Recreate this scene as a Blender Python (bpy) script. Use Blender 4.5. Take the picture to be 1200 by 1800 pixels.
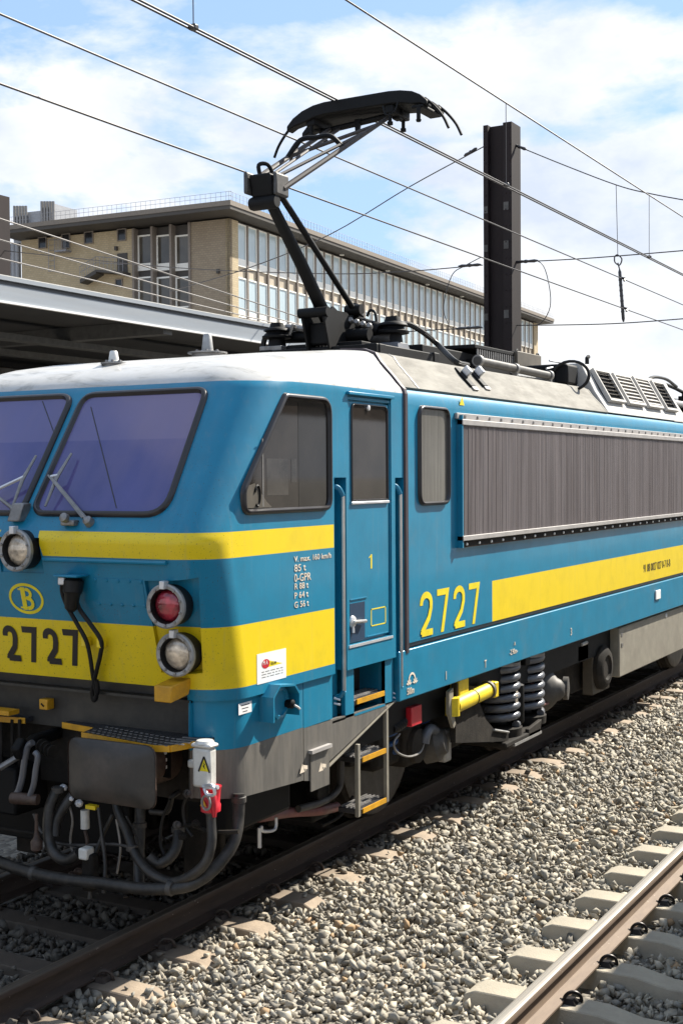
import bpy, bmesh, math, random
import numpy as np
from mathutils import Vector, Matrix

random.seed(7); rng = np.random.default_rng(7)
SC = bpy.context.scene
COL = SC.collection
for o in list(bpy.data.objects): bpy.data.objects.remove(o)
R = math.radians

# ------------------------------------------------------------------ camera
# World: y runs along the track away from the camera, x to the right, z up, rail heads at z = 0.
CAMP = Vector((5.91, -6.32, 2.84)); FPX = 2275.46
YAW, PIT, ROL = R(29.474), R(-1.5905), R(-.3992)
FW = Vector((-math.sin(YAW)*math.cos(PIT), math.cos(YAW)*math.cos(PIT), math.sin(PIT)))
_r = Vector((math.cos(YAW), math.sin(YAW), 0)); _u = _r.cross(FW)
RT = math.cos(ROL)*_r + math.sin(ROL)*_u; UP = -math.sin(ROL)*_r + math.cos(ROL)*_u
cam = bpy.data.cameras.new('camera'); camo = bpy.data.objects.new('camera', cam); COL.objects.link(camo)
cam.sensor_fit = 'VERTICAL'; cam.sensor_height = 36; cam.lens = FPX/1800*36
cam.clip_start = .05; cam.clip_end = 2000
M3 = Matrix((RT, UP, -FW)).transposed()
camo.matrix_world = Matrix.Translation(CAMP) @ M3.to_4x4()
SC.camera = camo

# ------------------------------------------------------------------ sun, sky, exposure
SUNV = Vector((.42, 1.0, 1.0)).normalized()
EL = math.asin(SUNV.z); AZ = math.atan2(SUNV.x, SUNV.y)
sl = bpy.data.lights.new('sun', 'SUN'); sl.energy = 5.0; sl.angle = R(.5); sl.color = (1, .94, .83)
so = bpy.data.objects.new('sun', sl); COL.objects.link(so)
so.rotation_euler = SUNV.to_track_quat('Z', 'Y').to_euler(); so.location = (0, 0, 30)
SC.view_settings.view_transform = 'Standard'; SC.view_settings.look = 'None'
SC.view_settings.exposure = 1.16; SC.view_settings.gamma = 1
try: SC.view_settings.use_curve_mapping = False
except Exception: pass

class NT:
    """tiny helper to write node trees as expressions"""
    def __init__(s, nt): s.nt = nt; s.L = nt.links
    def n(s, t, **k):
        x = s.nt.nodes.new(t)
        for a, b in k.items(): setattr(x, a, b)
        return x
    def put(s, sock, v):
        if hasattr(v, 'is_linked') or hasattr(v, 'links'): s.L.new(v, sock)
        else: sock.default_value = v
    def m(s, op, a, b=0., c=0., clamp=False):
        x = s.n('ShaderNodeMath', operation=op); x.use_clamp = clamp
        for i, v in enumerate((a, b, c)): s.put(x.inputs[i], v)
        return x.outputs[0]
    def step(s, a, b, w=.0015): # 1 when a>b, soft width w
        return s.m('ADD', s.m('MULTIPLY', s.m('SUBTRACT', a, b), 1./(2*w)), .5, clamp=True)
    def mix(s, f, a, b):
        x = s.n('ShaderNodeMix', data_type='RGBA'); s.put(x.inputs['Factor'], f)
        s.put(x.inputs['A'], a); s.put(x.inputs['B'], b); return x.outputs['Result']
    def ramp(s, v, stops, interp='LINEAR'):
        x = s.n('ShaderNodeValToRGB'); s.put(x.inputs[0], v); e = x.color_ramp; e.interpolation = interp
        while len(e.elements) < len(stops): e.elements.new(.5)
        for i, (p, c) in enumerate(stops):
            e.elements[i].position = p; e.elements[i].color = c if len(c) == 4 else (*c, 1)
        return x.outputs[0]
    def noise(s, vec, scale, detail=4, rough=.6, dist=0., dims='3D'):
        x = s.n('ShaderNodeTexNoise'); s.put(x.inputs['Vector'], vec); x.inputs['Scale'].default_value = scale
        x.inputs['Detail'].default_value = detail; x.inputs['Roughness'].default_value = rough
        x.inputs['Distortion'].default_value = dist; return x.outputs['Fac']
    def mapped(s, vec, scale=(1, 1, 1), loc=(0, 0, 0)):
        x = s.n('ShaderNodeMapping'); s.put(x.inputs['Vector'], vec)
        x.inputs['Scale'].default_value = scale; x.inputs['Location'].default_value = loc; return x.outputs[0]
    def xyz(s, vec):
        x = s.n('ShaderNodeSeparateXYZ'); s.put(x.inputs[0], vec); return x.outputs

W = bpy.data.worlds.new('World'); SC.world = W; W.use_nodes = True
W.node_tree.nodes.clear(); t = NT(W.node_tree)
sky = t.n('ShaderNodeTexSky', sky_type='NISHITA'); sky.sun_disc = False
sky.sun_elevation = EL; sky.sun_rotation = AZ; sky.altitude = 50; sky.air_density = 1.0; sky.dust_density = .6; sky.ozone_density = 1.6
gen = t.n('ShaderNodeTexCoord').outputs['Generated']
x_, y_, z_ = t.xyz(gen)
# clouds: a layer seen in perspective, thick towards the horizon, gaps of blue between
pv = t.n('ShaderNodeVectorMath', operation='DIVIDE'); t.put(pv.inputs[0], gen)
cz = t.n('ShaderNodeCombineXYZ'); den = t.m('ADD', t.m('MAXIMUM', z_, 0.), .22)
for i in range(3): t.put(cz.inputs[i], den)
t.put(pv.inputs[1], cz.outputs[0]); lay = pv.outputs[0]
n1 = t.noise(t.mapped(lay, (1, 1, 1), (.35, 1.2, 0)), 2.3, 8, .56, .3)
n2 = t.noise(t.mapped(gen, (1, 1, 2.3), (3.1, .4, 1.3)), 4.6, 9, .58, .15)
base = t.m('ADD', t.m('MULTIPLY', n1, .38), t.m('MULTIPLY', n2, .62))
lowz = t.ramp(z_, [(0., (.20,)*3), (.10, (.15,)*3), (.165, (.055,)*3), (.235, (.125,)*3), (.29, (.10,)*3), (.34, (.02,)*3), (1., (.02,)*3)])
dens = t.ramp(t.m('ADD', base, lowz), [(.505, (0, 0, 0)), (.545, (.5,)*3), (.585, (1, 1, 1))])
cl_in = t.noise(t.mapped(gen, (1, 1, 1.8), (.2, 5., 2.)), 6., 6, .6)
ccol = t.ramp(cl_in, [(.30, (5.3, 5.8, 6.7)), (.48, (7.0, 7.2, 7.6)), (.66, (7.9, 7.85, 7.8))])
pale = t.mix(.6, sky.outputs[0], (3.7, 5.6, 8.6, 1))
skc = t.mix(t.m('MULTIPLY', dens, .93), pale, ccol)
bg = t.n('ShaderNodeBackground'); t.put(bg.inputs[0], skc); bg.inputs[1].default_value = .066
wo = t.n('ShaderNodeOutputWorld'); t.L.new(bg.outputs[0], wo.inputs[0])

# ------------------------------------------------------------------ measuring: the world point where the line of sight through a photo pixel meets a known plane
def ray(px, py): return RT*(px-600) - UP*(py-900) + FW*FPX
def hit(n, p0, px, py):
    d = ray(px, py); n = Vector(n); return CAMP + d*(n.dot(Vector(p0)-CAMP)/n.dot(d))
def sd(px, py, X=1.45): return hit((1, 0, 0), (X, 0, 0), px, py)
def fr(px, py, Y=0.): return hit((0, 1, 0), (0, Y, 0), px, py)
def gr(px, py, Z=0.): return hit((0, 0, 1), (0, 0, Z), px, py)

# ------------------------------------------------------------------ materials
def mat(name, col=(.5, .5, .5), rough=.6, metal=0., var=.12, scale=8., bump=.0, bscale=60., coat=0., stretch=(1, 1, 1), spec=.5, dirt=None, dirt_amt=.0, dscale=3.):
    m = bpy.data.materials.new(name); m.use_nodes = True; m.node_tree.nodes.clear(); t = NT(m.node_tree)
    co = t.n('ShaderNodeTexCoord').outputs['Object']; v = t.mapped(co, stretch)
    f = t.noise(v, scale, 5, .6)
    a = tuple(c*(1-var) for c in col)+(1,); b = tuple(min(1, c*(1+var)) for c in col)+(1,)
    c = t.ramp(f, [(.3, a), (.7, b)])
    if dirt:
        d = t.noise(t.mapped(co, stretch, (3, 1, 2)), dscale, 6, .7)
        c = t.mix(t.m('MULTIPLY', t.ramp(d, [(.42, (0, 0, 0)), (.72, (1, 1, 1))]), dirt_amt), c, (*dirt, 1))
    p = t.n('ShaderNodeBsdfPrincipled'); t.put(p.inputs['Base Color'], c)
    t.put(p.inputs['Roughness'], t.m('ADD', rough-.06, t.m('MULTIPLY', f, .12))); p.inputs['Metallic'].default_value = metal
    p.inputs['Coat Weight'].default_value = coat; p.inputs['Coat Roughness'].default_value = .12
    p.inputs['Specular IOR Level'].default_value = spec
    if bump:
        bn = t.n('ShaderNodeBump'); bn.inputs['Strength'].default_value = bump; bn.inputs['Distance'].default_value = .01
        t.put(bn.inputs['Height'], t.noise(v, bscale, 4, .6)); t.L.new(bn.outputs[0], p.inputs['Normal'])
    o = t.n('ShaderNodeOutputMaterial'); t.L.new(p.outputs[0], o.inputs[0]); return m

BLUE = (.006, .178, .302); YEL = (.78, .57, .008); WHT = (.47, .455, .425)
def livery(name, kind):
    m = bpy.data.materials.new(name); m.use_nodes = True; m.node_tree.nodes.clear(); t = NT(m.node_tree)
    co = t.n('ShaderNodeTexCoord').outputs['Object']; x, y, z = t.xyz(co)
    f = t.noise(co, 5., 5, .6)
    blue = t.ramp(f, [(.3, tuple(c*.92 for c in BLUE)), (.7, tuple(c*1.08 for c in BLUE))])
    yel = t.ramp(f, [(.3, tuple(c*.95 for c in YEL)), (.7, YEL)])
    # rain streaks and grime, running down
    st = t.noise(t.mapped(co, (26, 26, 1.1)), 1., 4, .6); gr_ = t.noise(t.mapped(co, (1, 1, 1), (4, 2, 1)), 2.2, 6, .65)
    c = blue
    if kind == 'cab':
        ax = t.m('ABSOLUTE', x)
        onskin = t.m('MAXIMUM', t.step(ax, 1.446), t.step(.4, y))
        front = t.step(1.462, y)
        gap = t.m('MAXIMUM', t.step(ax, t.m('ADD', .165, t.m('MULTIPLY', t.m('SUBTRACT', 2.505, z), .22))), t.step(y, .3))
        ya = t.m('MULTIPLY', t.m('MULTIPLY', t.step(z, 2.345), t.step(2.505, z)), gap)
        yb = t.m('MULTIPLY', t.step(z, 1.537), t.step(1.925, z))
        ym = t.m('MULTIPLY', t.m('MULTIPLY', t.m('MAXIMUM', ya, yb), front), onskin)
        c = t.mix(ym, c, yel)
        # flies and soot on the nose
        sp = t.noise(co, 95., 3, .5); nose = t.m('MULTIPLY', t.step(.3, y, .15), t.m('GREATER_THAN', sp, .665))
        c = t.mix(t.m('MULTIPLY', nose, .55), c, (.05, .04, .02, 1))
        wz = t.m('SUBTRACT', 3.468, t.m('MULTIPLY', t.step(1.0, y, .3), .010))
        wm = t.step(z, wz)
        rf = t.noise(t.mapped(co, (1.2, 3.4, 4.)), 2.4, 6, .68, .8)
        wh = t.ramp(rf, [(.30, (.25, .235, .205)), (.47, WHT), (.75, (.54, .525, .50))])
        c = t.mix(wm, c, wh)
    if kind == 'side':
        yb = t.m('MULTIPLY', t.m('MULTIPLY', t.step(z, 1.537), t.step(1.905, z)), t.step(y, 4.262))
        c = t.mix(yb, c, yel)
        wear = t.ramp(gr_, [(.55, (0, 0, 0)), (.8, (1, 1, 1))])
        c = t.mix(t.m('MULTIPLY', t.m('MULTIPLY', wear, .24), t.m('SUBTRACT', 1., yb)), c, (.16, .24, .27, 1))
    c = t.mix(t.m('MULTIPLY', t.ramp(st, [(.56, (0, 0, 0)), (.78, (1, 1, 1))]), .16), c, (.22, .23, .22, 1))
    c = t.mix(t.m('MULTIPLY', t.ramp(gr_, [(.5, (0, 0, 0)), (.85, (1, 1, 1))]), .22), c, (.06, .06, .05, 1))
    p = t.n('ShaderNodeBsdfPrincipled'); t.put(p.inputs['Base Color'], c)
    t.put(p.inputs['Roughness'], t.m('ADD', .30, t.m('MULTIPLY', gr_, .25)))
    p.inputs['Coat Weight'].default_value = .22; p.inputs['Coat Roughness'].default_value = .10; p.inputs['Specular IOR Level'].default_value = .32
    bn = t.n('ShaderNodeBump'); bn.inputs['Strength'].default_value = .10; bn.inputs['Distance'].default_value = .02
    t.put(bn.inputs['Height'], t.noise(co, 3.2, 3, .5)); t.L.new(bn.outputs[0], p.inputs['Normal'])
    o = t.n('ShaderNodeOutputMaterial'); t.L.new(p.outputs[0], o.inputs[0]); return m

M = {}
M['cab'] = livery('cab livery', 'cab'); M['side'] = livery('side livery', 'side'); M['blue'] = livery('blue paint', 'plain')
M['yellow'] = mat('yellow paint', YEL, .45, coat=.2, dirt=(.1, .07, .02), dirt_amt=.35)
M['mark_y'] = mat('yellow lettering', (.74, .60, .01), .5)
M['mark_w'] = mat('cream lettering', (.72, .62, .5), .5)
M['mark_k'] = mat('black lettering', (.015, .012, .012), .5)
M['decal'] = mat('white decal', (.78, .77, .76), .5, var=.03)
M['red'] = mat('red paint', (.5, .012, .025), .4, coat=.2)
M['roofw'] = mat('roof panel', (.27, .255, .225), .8, spec=.12, var=.18, scale=3.5, stretch=(3, .8, 3), dirt=(.11, .10, .085), dirt_amt=.6, dscale=3.)
M['roofb'] = mat('bright roof panel', (.42, .405, .38), .6, spec=.3, var=.08, dirt=(.4, .37, .33), dirt_amt=.4)
M['greyskirt'] = mat('grey skirt paint', (.105, .098, .088), .55, var=.2, stretch=(6, 6, .8), scale=5, dirt=(.2, .18, .15), dirt_amt=.5)
M['box'] = mat('taupe box paint', (.24, .22, .175), .6, var=.12, dirt=(.14, .12, .1), dirt_amt=.5)
M['apron'] = mat('sooty apron', (.022, .020, .017), .55, var=.3, scale=4, dirt=(.07, .06, .045), dirt_amt=.7)
M['black'] = mat('black iron', (.0035, .0035, .004), .6, var=.3, scale=20, spec=.22)
M['blackp'] = mat('black panel', (.0045, .0045, .005), .65, var=.2, spec=.22)
M['rubber'] = mat('rubber', (.009, .0085, .0085), .5, var=.2, spec=.3)
M['seam'] = mat('purple brown rubber', (.040, .028, .034), .5, var=.25, stretch=(4, 4, .6))
M['gasket'] = mat('gasket', (.02, .018, .02), .32, var=.2)
M['hose'] = mat('dusty hose', (.013, .012, .011), .5, var=.3, scale=12, dirt=(.10, .088, .075), dirt_amt=.45, dscale=8)
M['redhose'] = mat('red brown hose', (.17, .05, .045), .5, var=.3, dirt=(.2, .16, .15), dirt_amt=.5)
M['under'] = mat('underframe grime', (.014, .012, .010), .8, var=.35, scale=6, bump=.3, dirt=(.06, .05, .04), dirt_amt=.6, spec=.2)
M['buffer'] = mat('greased buffer face', (.034, .031, .028), .5, var=.25, scale=5, dirt=(.13, .1, .08), dirt_amt=.5)
M['bufrust'] = mat('rusty buffer edge', (.055, .03, .02), .6, var=.4, scale=14, dirt=(.13, .10, .08), dirt_amt=.5, dscale=20)
M['steel'] = mat('bare steel', (.55, .54, .52), .32, metal=.9, var=.12)
M['dullsteel'] = mat('dull steel', (.24, .23, .22), .45, metal=.6, var=.25, scale=14)
M['alu'] = mat('aluminium', (.62, .62, .63), .4, metal=.55, var=.1)
M['lampring'] = mat('lamp ring', (.30, .295, .285), .42, metal=.35, var=.2, scale=20)
M['spring'] = mat('spring coil', (.12, .125, .14), .32, var=.2, metal=.2)
M['bluespring'] = mat('blue spring', (.01, .05, .16), .45)
M['fin'] = mat('radiator fins', (.27, .238, .232), .6, metal=.0, var=.22, scale=1.4, stretch=(1, 5, .25), dirt=(.12, .09, .08), dirt_amt=.55, dscale=2.)
M['rad_rail'] = mat('radiator rail', (.34, .32, .305), .55, metal=.1, var=.12)
M['dirtywhite'] = mat('white enamel', (.62, .61, .57), .35, var=.06, coat=.3, dirt=(.2, .17, .13), dirt_amt=.3, dscale=9)
M['orange'] = mat('orange yellow paint', (.60, .30, .01), .45, dirt=(.1, .06, .02), dirt_amt=.4, dscale=9)
M['tread'] = mat('step tread', (.05, .05, .055), .4, metal=.5, var=.3, bump=.8, bscale=45)
M['brownbox'] = mat('brown box', (.075, .062, .045), .6, var=.2)
M['greyiron'] = mat('grey iron', (.075, .07, .065), .55, metal=.3, var=.35, scale=10, dirt=(.03, .025, .02), dirt_amt=.6)
M['armtube'] = mat('worn tube', (.060, .050, .046), .65, spec=.3, metal=0., var=.35, scale=18, dirt=(.05, .05, .05), dirt_amt=.6, dscale=10)

def glassmat(name, col, rough, noise_amt=.25, scale=3., spec=.5, metal=0., z_split=None, streak=False):
    m = bpy.data.materials.new(name); m.use_nodes = True; m.node_tree.nodes.clear(); t = NT(m.node_tree)
    co = t.n('ShaderNodeTexCoord').outputs['Object']
    f = t.noise(co, scale, 4, .55)
    c = t.ramp(f, [(.3, tuple(k*(1-noise_amt) for k in col)), (.7, tuple(k*(1+noise_amt) for k in col))])
    if streak:
        s = t.noise(t.mapped(co, (30, 30, 1.)), 1., 4, .6)
        c = t.mix(t.m('MULTIPLY', t.ramp(s, [(.35, (0, 0, 0)), (.7, (1, 1, 1))]), .55), c, (.19, .18, .155, 1))
    dust = t.noise(co, 120., 3, .6)
    c = t.mix(t.m('MULTIPLY', t.ramp(dust, [(.5, (0, 0, 0)), (.8, (1, 1, 1))]), .05), c, (.3, .27, .24, 1))
    p = t.n('ShaderNodeBsdfPrincipled'); t.put(p.inputs['Base Color'], c); p.inputs['Roughness'].default_value = rough
    p.inputs['Specular IOR Level'].default_value = spec; p.inputs['Metallic'].default_value = metal
    o = t.n('ShaderNodeOutputMaterial'); t.L.new(p.outputs[0], o.inputs[0]); return m
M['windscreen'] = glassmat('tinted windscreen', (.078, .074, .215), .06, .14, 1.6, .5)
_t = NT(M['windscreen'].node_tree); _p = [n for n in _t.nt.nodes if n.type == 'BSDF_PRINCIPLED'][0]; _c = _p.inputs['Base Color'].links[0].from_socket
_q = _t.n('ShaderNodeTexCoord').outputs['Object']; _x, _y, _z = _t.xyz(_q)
_c = _t.mix(_t.m('MULTIPLY', _t.step(_z, 3.085, .004), .55), _c, (.155, .135, .265, 1)) # paler upper band: a reflection painted into the glass colour
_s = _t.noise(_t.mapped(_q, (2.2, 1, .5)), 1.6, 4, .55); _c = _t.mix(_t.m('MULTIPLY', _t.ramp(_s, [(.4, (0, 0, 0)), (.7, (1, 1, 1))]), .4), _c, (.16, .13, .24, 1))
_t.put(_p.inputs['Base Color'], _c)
M['sideglass'] = glassmat('dark side glass', (.017, .0135, .0115), .045, .6, 2.6, .4)
M['wiredglass'] = glassmat('dusty rear glass', (.085, .078, .066), .22, .2, 2., streak=True)
M['bldglass'] = glassmat('office glass', (.44, .53, .57), .12, .25, .15, .6)
M['bldglass2'] = glassmat('gable glass', (.085, .075, .06), .12, .45, .35, .6)
M['smallglass'] = glassmat('small window glass', (.02, .02, .022), .12, .3, 1.)

def lens(name, col, emit=None):
    m = bpy.data.materials.new(name); m.use_nodes = True; p = m.node_tree.nodes['Principled BSDF']; t = NT(m.node_tree)
    co = t.n('ShaderNodeTexCoord').outputs['Object']
    wv = t.n('ShaderNodeTexWave'); wv.inputs['Scale'].default_value = 38; wv.inputs['Distortion'].default_value = .6; t.put(wv.inputs['Vector'], co)
    f = t.noise(co, 14, 3, .6)
    c = t.ramp(f, [(.3, tuple(k*.35 for k in col)), (.55, col), (.75, tuple(min(1, k*1.6) for k in col))])
    t.put(p.inputs['Base Color'], c); p.inputs['Roughness'].default_value = .08; p.inputs['Coat Weight'].default_value = 1.
    p.inputs['Metallic'].default_value = .35
    bn = t.n('ShaderNodeBump'); bn.inputs['Strength'].default_value = .35; bn.inputs['Distance'].default_value = .004
    t.put(bn.inputs['Height'], wv.outputs['Fac']); t.L.new(bn.outputs[0], p.inputs['Normal'])
    return m
M['lens'] = lens('clear lamp lens', (.62, .52, .40)); M['redlens'] = lens('red lamp lens', (.34, .02, .04))

# ------------------------------------------------------------------ mesh helper
class MB:
    def __init__(s): s.v = []; s.f = []; s.mi = []; s.cur = 0
    def add(s, vs, fs):
        b = len(s.v); s.v += [tuple(v) for v in vs]; s.f += [tuple(i+b for i in f) for f in fs]; s.mi += [s.cur]*len(fs); return s
    def box(s, x0, x1, y0, y1, z0, z1):
        return s.add([(x0,y0,z0),(x1,y0,z0),(x1,y1,z0),(x0,y1,z0),(x0,y0,z1),(x1,y0,z1),(x1,y1,z1),(x0,y1,z1)],
                     [(3,2,1,0),(4,5,6,7),(0,1,5,4),(1,2,6,5),(2,3,7,6),(3,0,4,7)])
    def hexa(s, p): # 8 points, bottom 4 then top 4
        return s.add(p, [(3,2,1,0),(4,5,6,7),(0,1,5,4),(1,2,6,5),(2,3,7,6),(3,0,4,7)])
    def loft(s, rings, cap=True, closed=True):
        n = len(rings[0]); vs = [p for r in rings for p in r]; fs = []
        for k in range(len(rings)-1):
            for i in range(n if closed else n-1):
                j = (i+1) % n; fs.append((k*n+i, k*n+j, (k+1)*n+j, (k+1)*n+i))
        if cap: fs += [tuple(range(n))[::-1], tuple((len(rings)-1)*n+i for i in range(n))]
        return s.add(vs, fs)
    def prism(s, poly, d): # polygon of 3D points, extruded by vector d
        d = Vector(d); return s.loft([[Vector(p) for p in poly], [Vector(p)+d for p in poly]])
    def tube(s, pts, r, n=8, cap=True):
        pts = [Vector(p) for p in pts]; rings = []; rr = r if hasattr(r, '__len__') else [r]*len(pts)
        T = [(pts[min(i+1, len(pts)-1)]-pts[max(i-1, 0)]).normalized() for i in range(len(pts))]
        up = Vector((0, 0, 1)) if abs(T[0].z) < .9 else Vector((1, 0, 0))
        a = T[0].cross(up).normalized()
        for i, p in enumerate(pts):
            a = (a - T[i]*a.dot(T[i])).normalized(); b = T[i].cross(a)
            rings.append([p + (a*math.cos(q)+b*math.sin(q))*rr[i] for q in [2*math.pi*k/n for k in range(n)]])
        return s.loft(rings, cap)
    def lathe(s, c, axis, prof, n=24): # prof: (dist along axis, radius)
        c = Vector(c); ax = Vector(axis).normalized(); up = Vector((0, 0, 1)) if abs(ax.z) < .9 else Vector((1, 0, 0))
        a = ax.cross(up).normalized(); b = ax.cross(a)
        return s.loft([[c+ax*d+(a*math.cos(q)+b*math.sin(q))*max(r, 1e-4) for q in [2*math.pi*k/n for k in range(n)]] for d, r in prof])
    def build(s, name, m, parent=None, smooth=40, bevel=0., kind=None, seg=2):
        me = bpy.data.meshes.new(name); me.from_pydata(s.v, [], s.f)
        ms = m if isinstance(m, (list, tuple)) else [m]
        for k in ms: me.materials.append(M[k] if isinstance(k, str) else k)
        if len(ms) > 1: me.polygons.foreach_set('material_index', s.mi)
        bm = bmesh.new(); bm.from_mesh(me); bmesh.ops.recalc_face_normals(bm, faces=bm.faces); bm.to_mesh(me); bm.free()
        o = bpy.data.objects.new(name, me); COL.objects.link(o)
        if parent: o.parent = parent
        if bevel:
            b = o.modifiers.new('bevel', 'BEVEL'); b.width = bevel; b.segments = seg; b.limit_method = 'ANGLE'; b.angle_limit = R(35)
        if smooth: me.shade_smooth(); me.set_sharp_from_angle(angle=R(smooth))
        if kind: o['kind'] = kind
        return o

def crv(pts, n=6): # Catmull-Rom through points
    P = [Vector(p) for p in pts]; P = [P[0]*2-P[1]] + P + [P[-1]*2-P[-2]]; out = []
    for i in range(1, len(P)-2):
        for k in range(n):
            t_ = k/n; a, b, c, d = P[i-1:i+3]
            out.append(.5*((2*b)+(c-a)*t_+(2*a-5*b+4*c-d)*t_*t_+(3*b-a-3*c+d)*t_**3))
    return out+[P[-2]]
def rpoly(pts, r, n=5): # rounded 2D polygon
    out = []; N = len(pts)
    for i in range(N):
        p = Vector(pts[i]); a = Vector(pts[i-1]); b = Vector(pts[(i+1) % N]); rr = r[i] if hasattr(r, '__len__') else r
        u = (a-p).normalized(); w = (b-p).normalized(); ang = math.acos(max(-1, min(1, u.dot(w))))
        d = min(rr/math.tan(ang/2), (a-p).length*.49, (b-p).length*.49); s0 = p+u*d; s1 = p+w*d
        for k in range(n+1):
            q = k/n; out.append((1-q)**2*s0+2*q*(1-q)*p+q*q*s1)
    return out
def off2(poly, d): # offset closed 2D polygon inward by d (works for either winding)
    N = len(poly); area = sum(poly[i].x*poly[(i+1) % N].y-poly[(i+1) % N].x*poly[i].y for i in range(N)); sg = 1 if area > 0 else -1; out = []
    for i in range(N):
        a, p, b = poly[i-1], poly[i], poly[(i+1) % N]
        t1 = (p-a); t2 = (b-p)
        if t1.length < 1e-7: t1 = t2
        if t2.length < 1e-7: t2 = t1
        n_ = Vector((-t1.normalized().y-t2.normalized().y, t1.normalized().x+t2.normalized().x))
        n_ = n_.normalized()*sg*d/max(.5, math.cos(t1.angle(t2)/2)) if n_.length > 1e-6 else Vector((0, 0))
        out.append(p+n_)
    return out
def ring_frame(poly2, to3, nrm, w, h0, h1): # a frame of width w round a 2D polygon, from height h0 to h1 along nrm
    mb = MB(); inn = off2(poly2, w); mid = off2(poly2, w*.5); nv = Vector(nrm)
    rings = [[to3(p)+nv*h0 for p in poly2], [to3(p)+nv*(h1*.7) for p in off2(poly2, w*.12)], [to3(p)+nv*h1 for p in off2(poly2, w*.38)],
             [to3(p)+nv*h1 for p in off2(poly2, w*.62)], [to3(p)+nv*h0 for p in inn]]
    return mb.loft(rings, cap=False)

def thing(name, label, cat, loc=(0, 0, 0), group=None):
    o = bpy.data.objects.new(name, None); COL.objects.link(o); o.location = loc; o.empty_display_size = .3
    o['label'] = label; o['category'] = cat
    if group: o['group'] = group
    return o
def tag(o, label, cat, group=None):
    o['label'] = label; o['category'] = cat
    if group: o['group'] = group
    return o
def set_origin(o, loc): # move a mesh object's origin to its base
    loc = Vector(loc); o.data.transform(Matrix.Translation(-loc)); o.location = loc
def text(name, s, size, loc, rot, m, parent, sx=1., align='LEFT', ext=.0015, spacing=1., width=None):
    cu = bpy.data.curves.new(name, 'FONT'); cu.body = s; cu.size = size; cu.align_x = align; cu.extrude = ext; cu.resolution_u = 3
    cu.space_character = spacing
    tmp = bpy.data.objects.new('tmp_text', cu); COL.objects.link(tmp)
    bpy.context.view_layer.update()
    me = bpy.data.meshes.new_from_object(tmp.evaluated_get(bpy.context.evaluated_depsgraph_get()))
    bpy.data.objects.remove(tmp); bpy.data.curves.remove(cu)
    if width: xs_ = [v.co.x for v in me.vertices]; sx = width/(max(xs_)-min(xs_))
    me.transform(Matrix.Diagonal((sx, 1, 1, 1))); me.materials.clear(); me.materials.append(M[m]); me.name = name
    o = bpy.data.objects.new(name, me); COL.objects.link(o); o.location = loc; o.rotation_euler = rot; o.parent = parent; o['kind'] = 'stuff'; return o
SIDE = (R(90), 0, R(90)); 
def digits(s, h, wd, pitch, sw): # condensed block numerals as flat outlines in a 2D plane
    out = []
    for k, ch in enumerate(s):
        x0 = k*pitch
        if ch == '7': path = [(0, 1-.5*sw/h*1.0), (wd-sw*.35, 1-.5*sw/h), (wd*.42, 0)]
        else:
            path = [(sw*.5, .70)]
            for a in range(0, 181, 15): path.append((wd*.5-math.cos(R(a))*(wd*.5-sw*.5), .74+math.sin(R(a))*(.26-sw*.5/h)))
            path += [(wd-sw*.55, .62), (wd*.70, .40), (sw*.62, .5*sw/h+.03), (sw*.62, .5*sw/h), (wd, .5*sw/h)]
        P = [Vector((x0+p[0], p[1]*h)) for p in path]
        for i in range(len(P)-1):
            a, b = P[i], P[i+1]; d = (b-a).normalized(); n_ = Vector((-d.y, d.x))*sw*.5
            e0 = d*(sw*.12 if 0 < i else 0); e1 = d*(sw*.12 if i < len(P)-2 else 0)
            if ch == '7' and i == 1: # slanted stem with a level foot
                hw = sw*.5/max(.3, abs(d.y)); out.append([Vector((a.x-hw, a.y+sw*.5)), Vector((a.x+hw, a.y+sw*.5)), Vector((b.x+hw, 0)), Vector((b.x-hw, 0))]); continue
            out.append([a-n_-e0, b-n_+e1, b+n_+e1, a+n_-e0])
    return out

# ================================================================== ground and track
def groundmat():
    m = bpy.data.materials.new('ballast bed'); m.use_nodes = True; m.node_tree.nodes.clear(); t = NT(m.node_tree)
    co = t.n('ShaderNodeTexCoord').outputs['Object']
    vo = t.n('ShaderNodeTexVoronoi'); vo.inputs['Scale'].default_value = 20; t.put(vo.inputs['Vector'], co)
    f = t.noise(co, .7, 5, .6)
    hsv = t.n('ShaderNodeSeparateColor'); t.put(hsv.inputs[0], vo.outputs['Color'])
    c = t.ramp(hsv.outputs[0], [(0, (.09, .08, .065)), (.5, (.20, .18, .15)), (1, (.33, .30, .25))])
    c = t.mix(t.m('MULTIPLY', f, .4), c, (.2, .18, .15, 1))
    p = t.n('ShaderNodeBsdfPrincipled'); t.put(p.inputs['Base Color'], c); p.inputs['Roughness'].default_value = .9
    bn = t.n('ShaderNodeBump'); bn.inputs['Strength'].default_value = 1; bn.inputs['Distance'].default_value = .03
    t.put(bn.inputs['Height'], t.m('SUBTRACT', 1., vo.outputs['Distance'])); t.L.new(bn.outputs[0], p.inputs['Normal'])
    o = t.n('ShaderNodeOutputMaterial'); t.L.new(p.outputs[0], o.inputs[0]); return m
M['ground'] = groundmat()
g = MB().add([(-700, -60, -.34), (700, -60, -.34), (700, 1400, -.34), (-700, 1400, -.34)], [(0, 1, 2, 3)]).build('ground', 'ground', smooth=0); g['kind'] = 'structure'

def ballast_z(x):
    return np.interp(x, [-2.6, -1.4, -1.2, 1.25, 1.7, 2.5, 2.85, 3.2, 3.5, 4.6, 5.3], [-.33, -.24, -.2, -.2, -.185, -.235, -.262, -.265, -.262, -.262, -.33])
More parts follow.
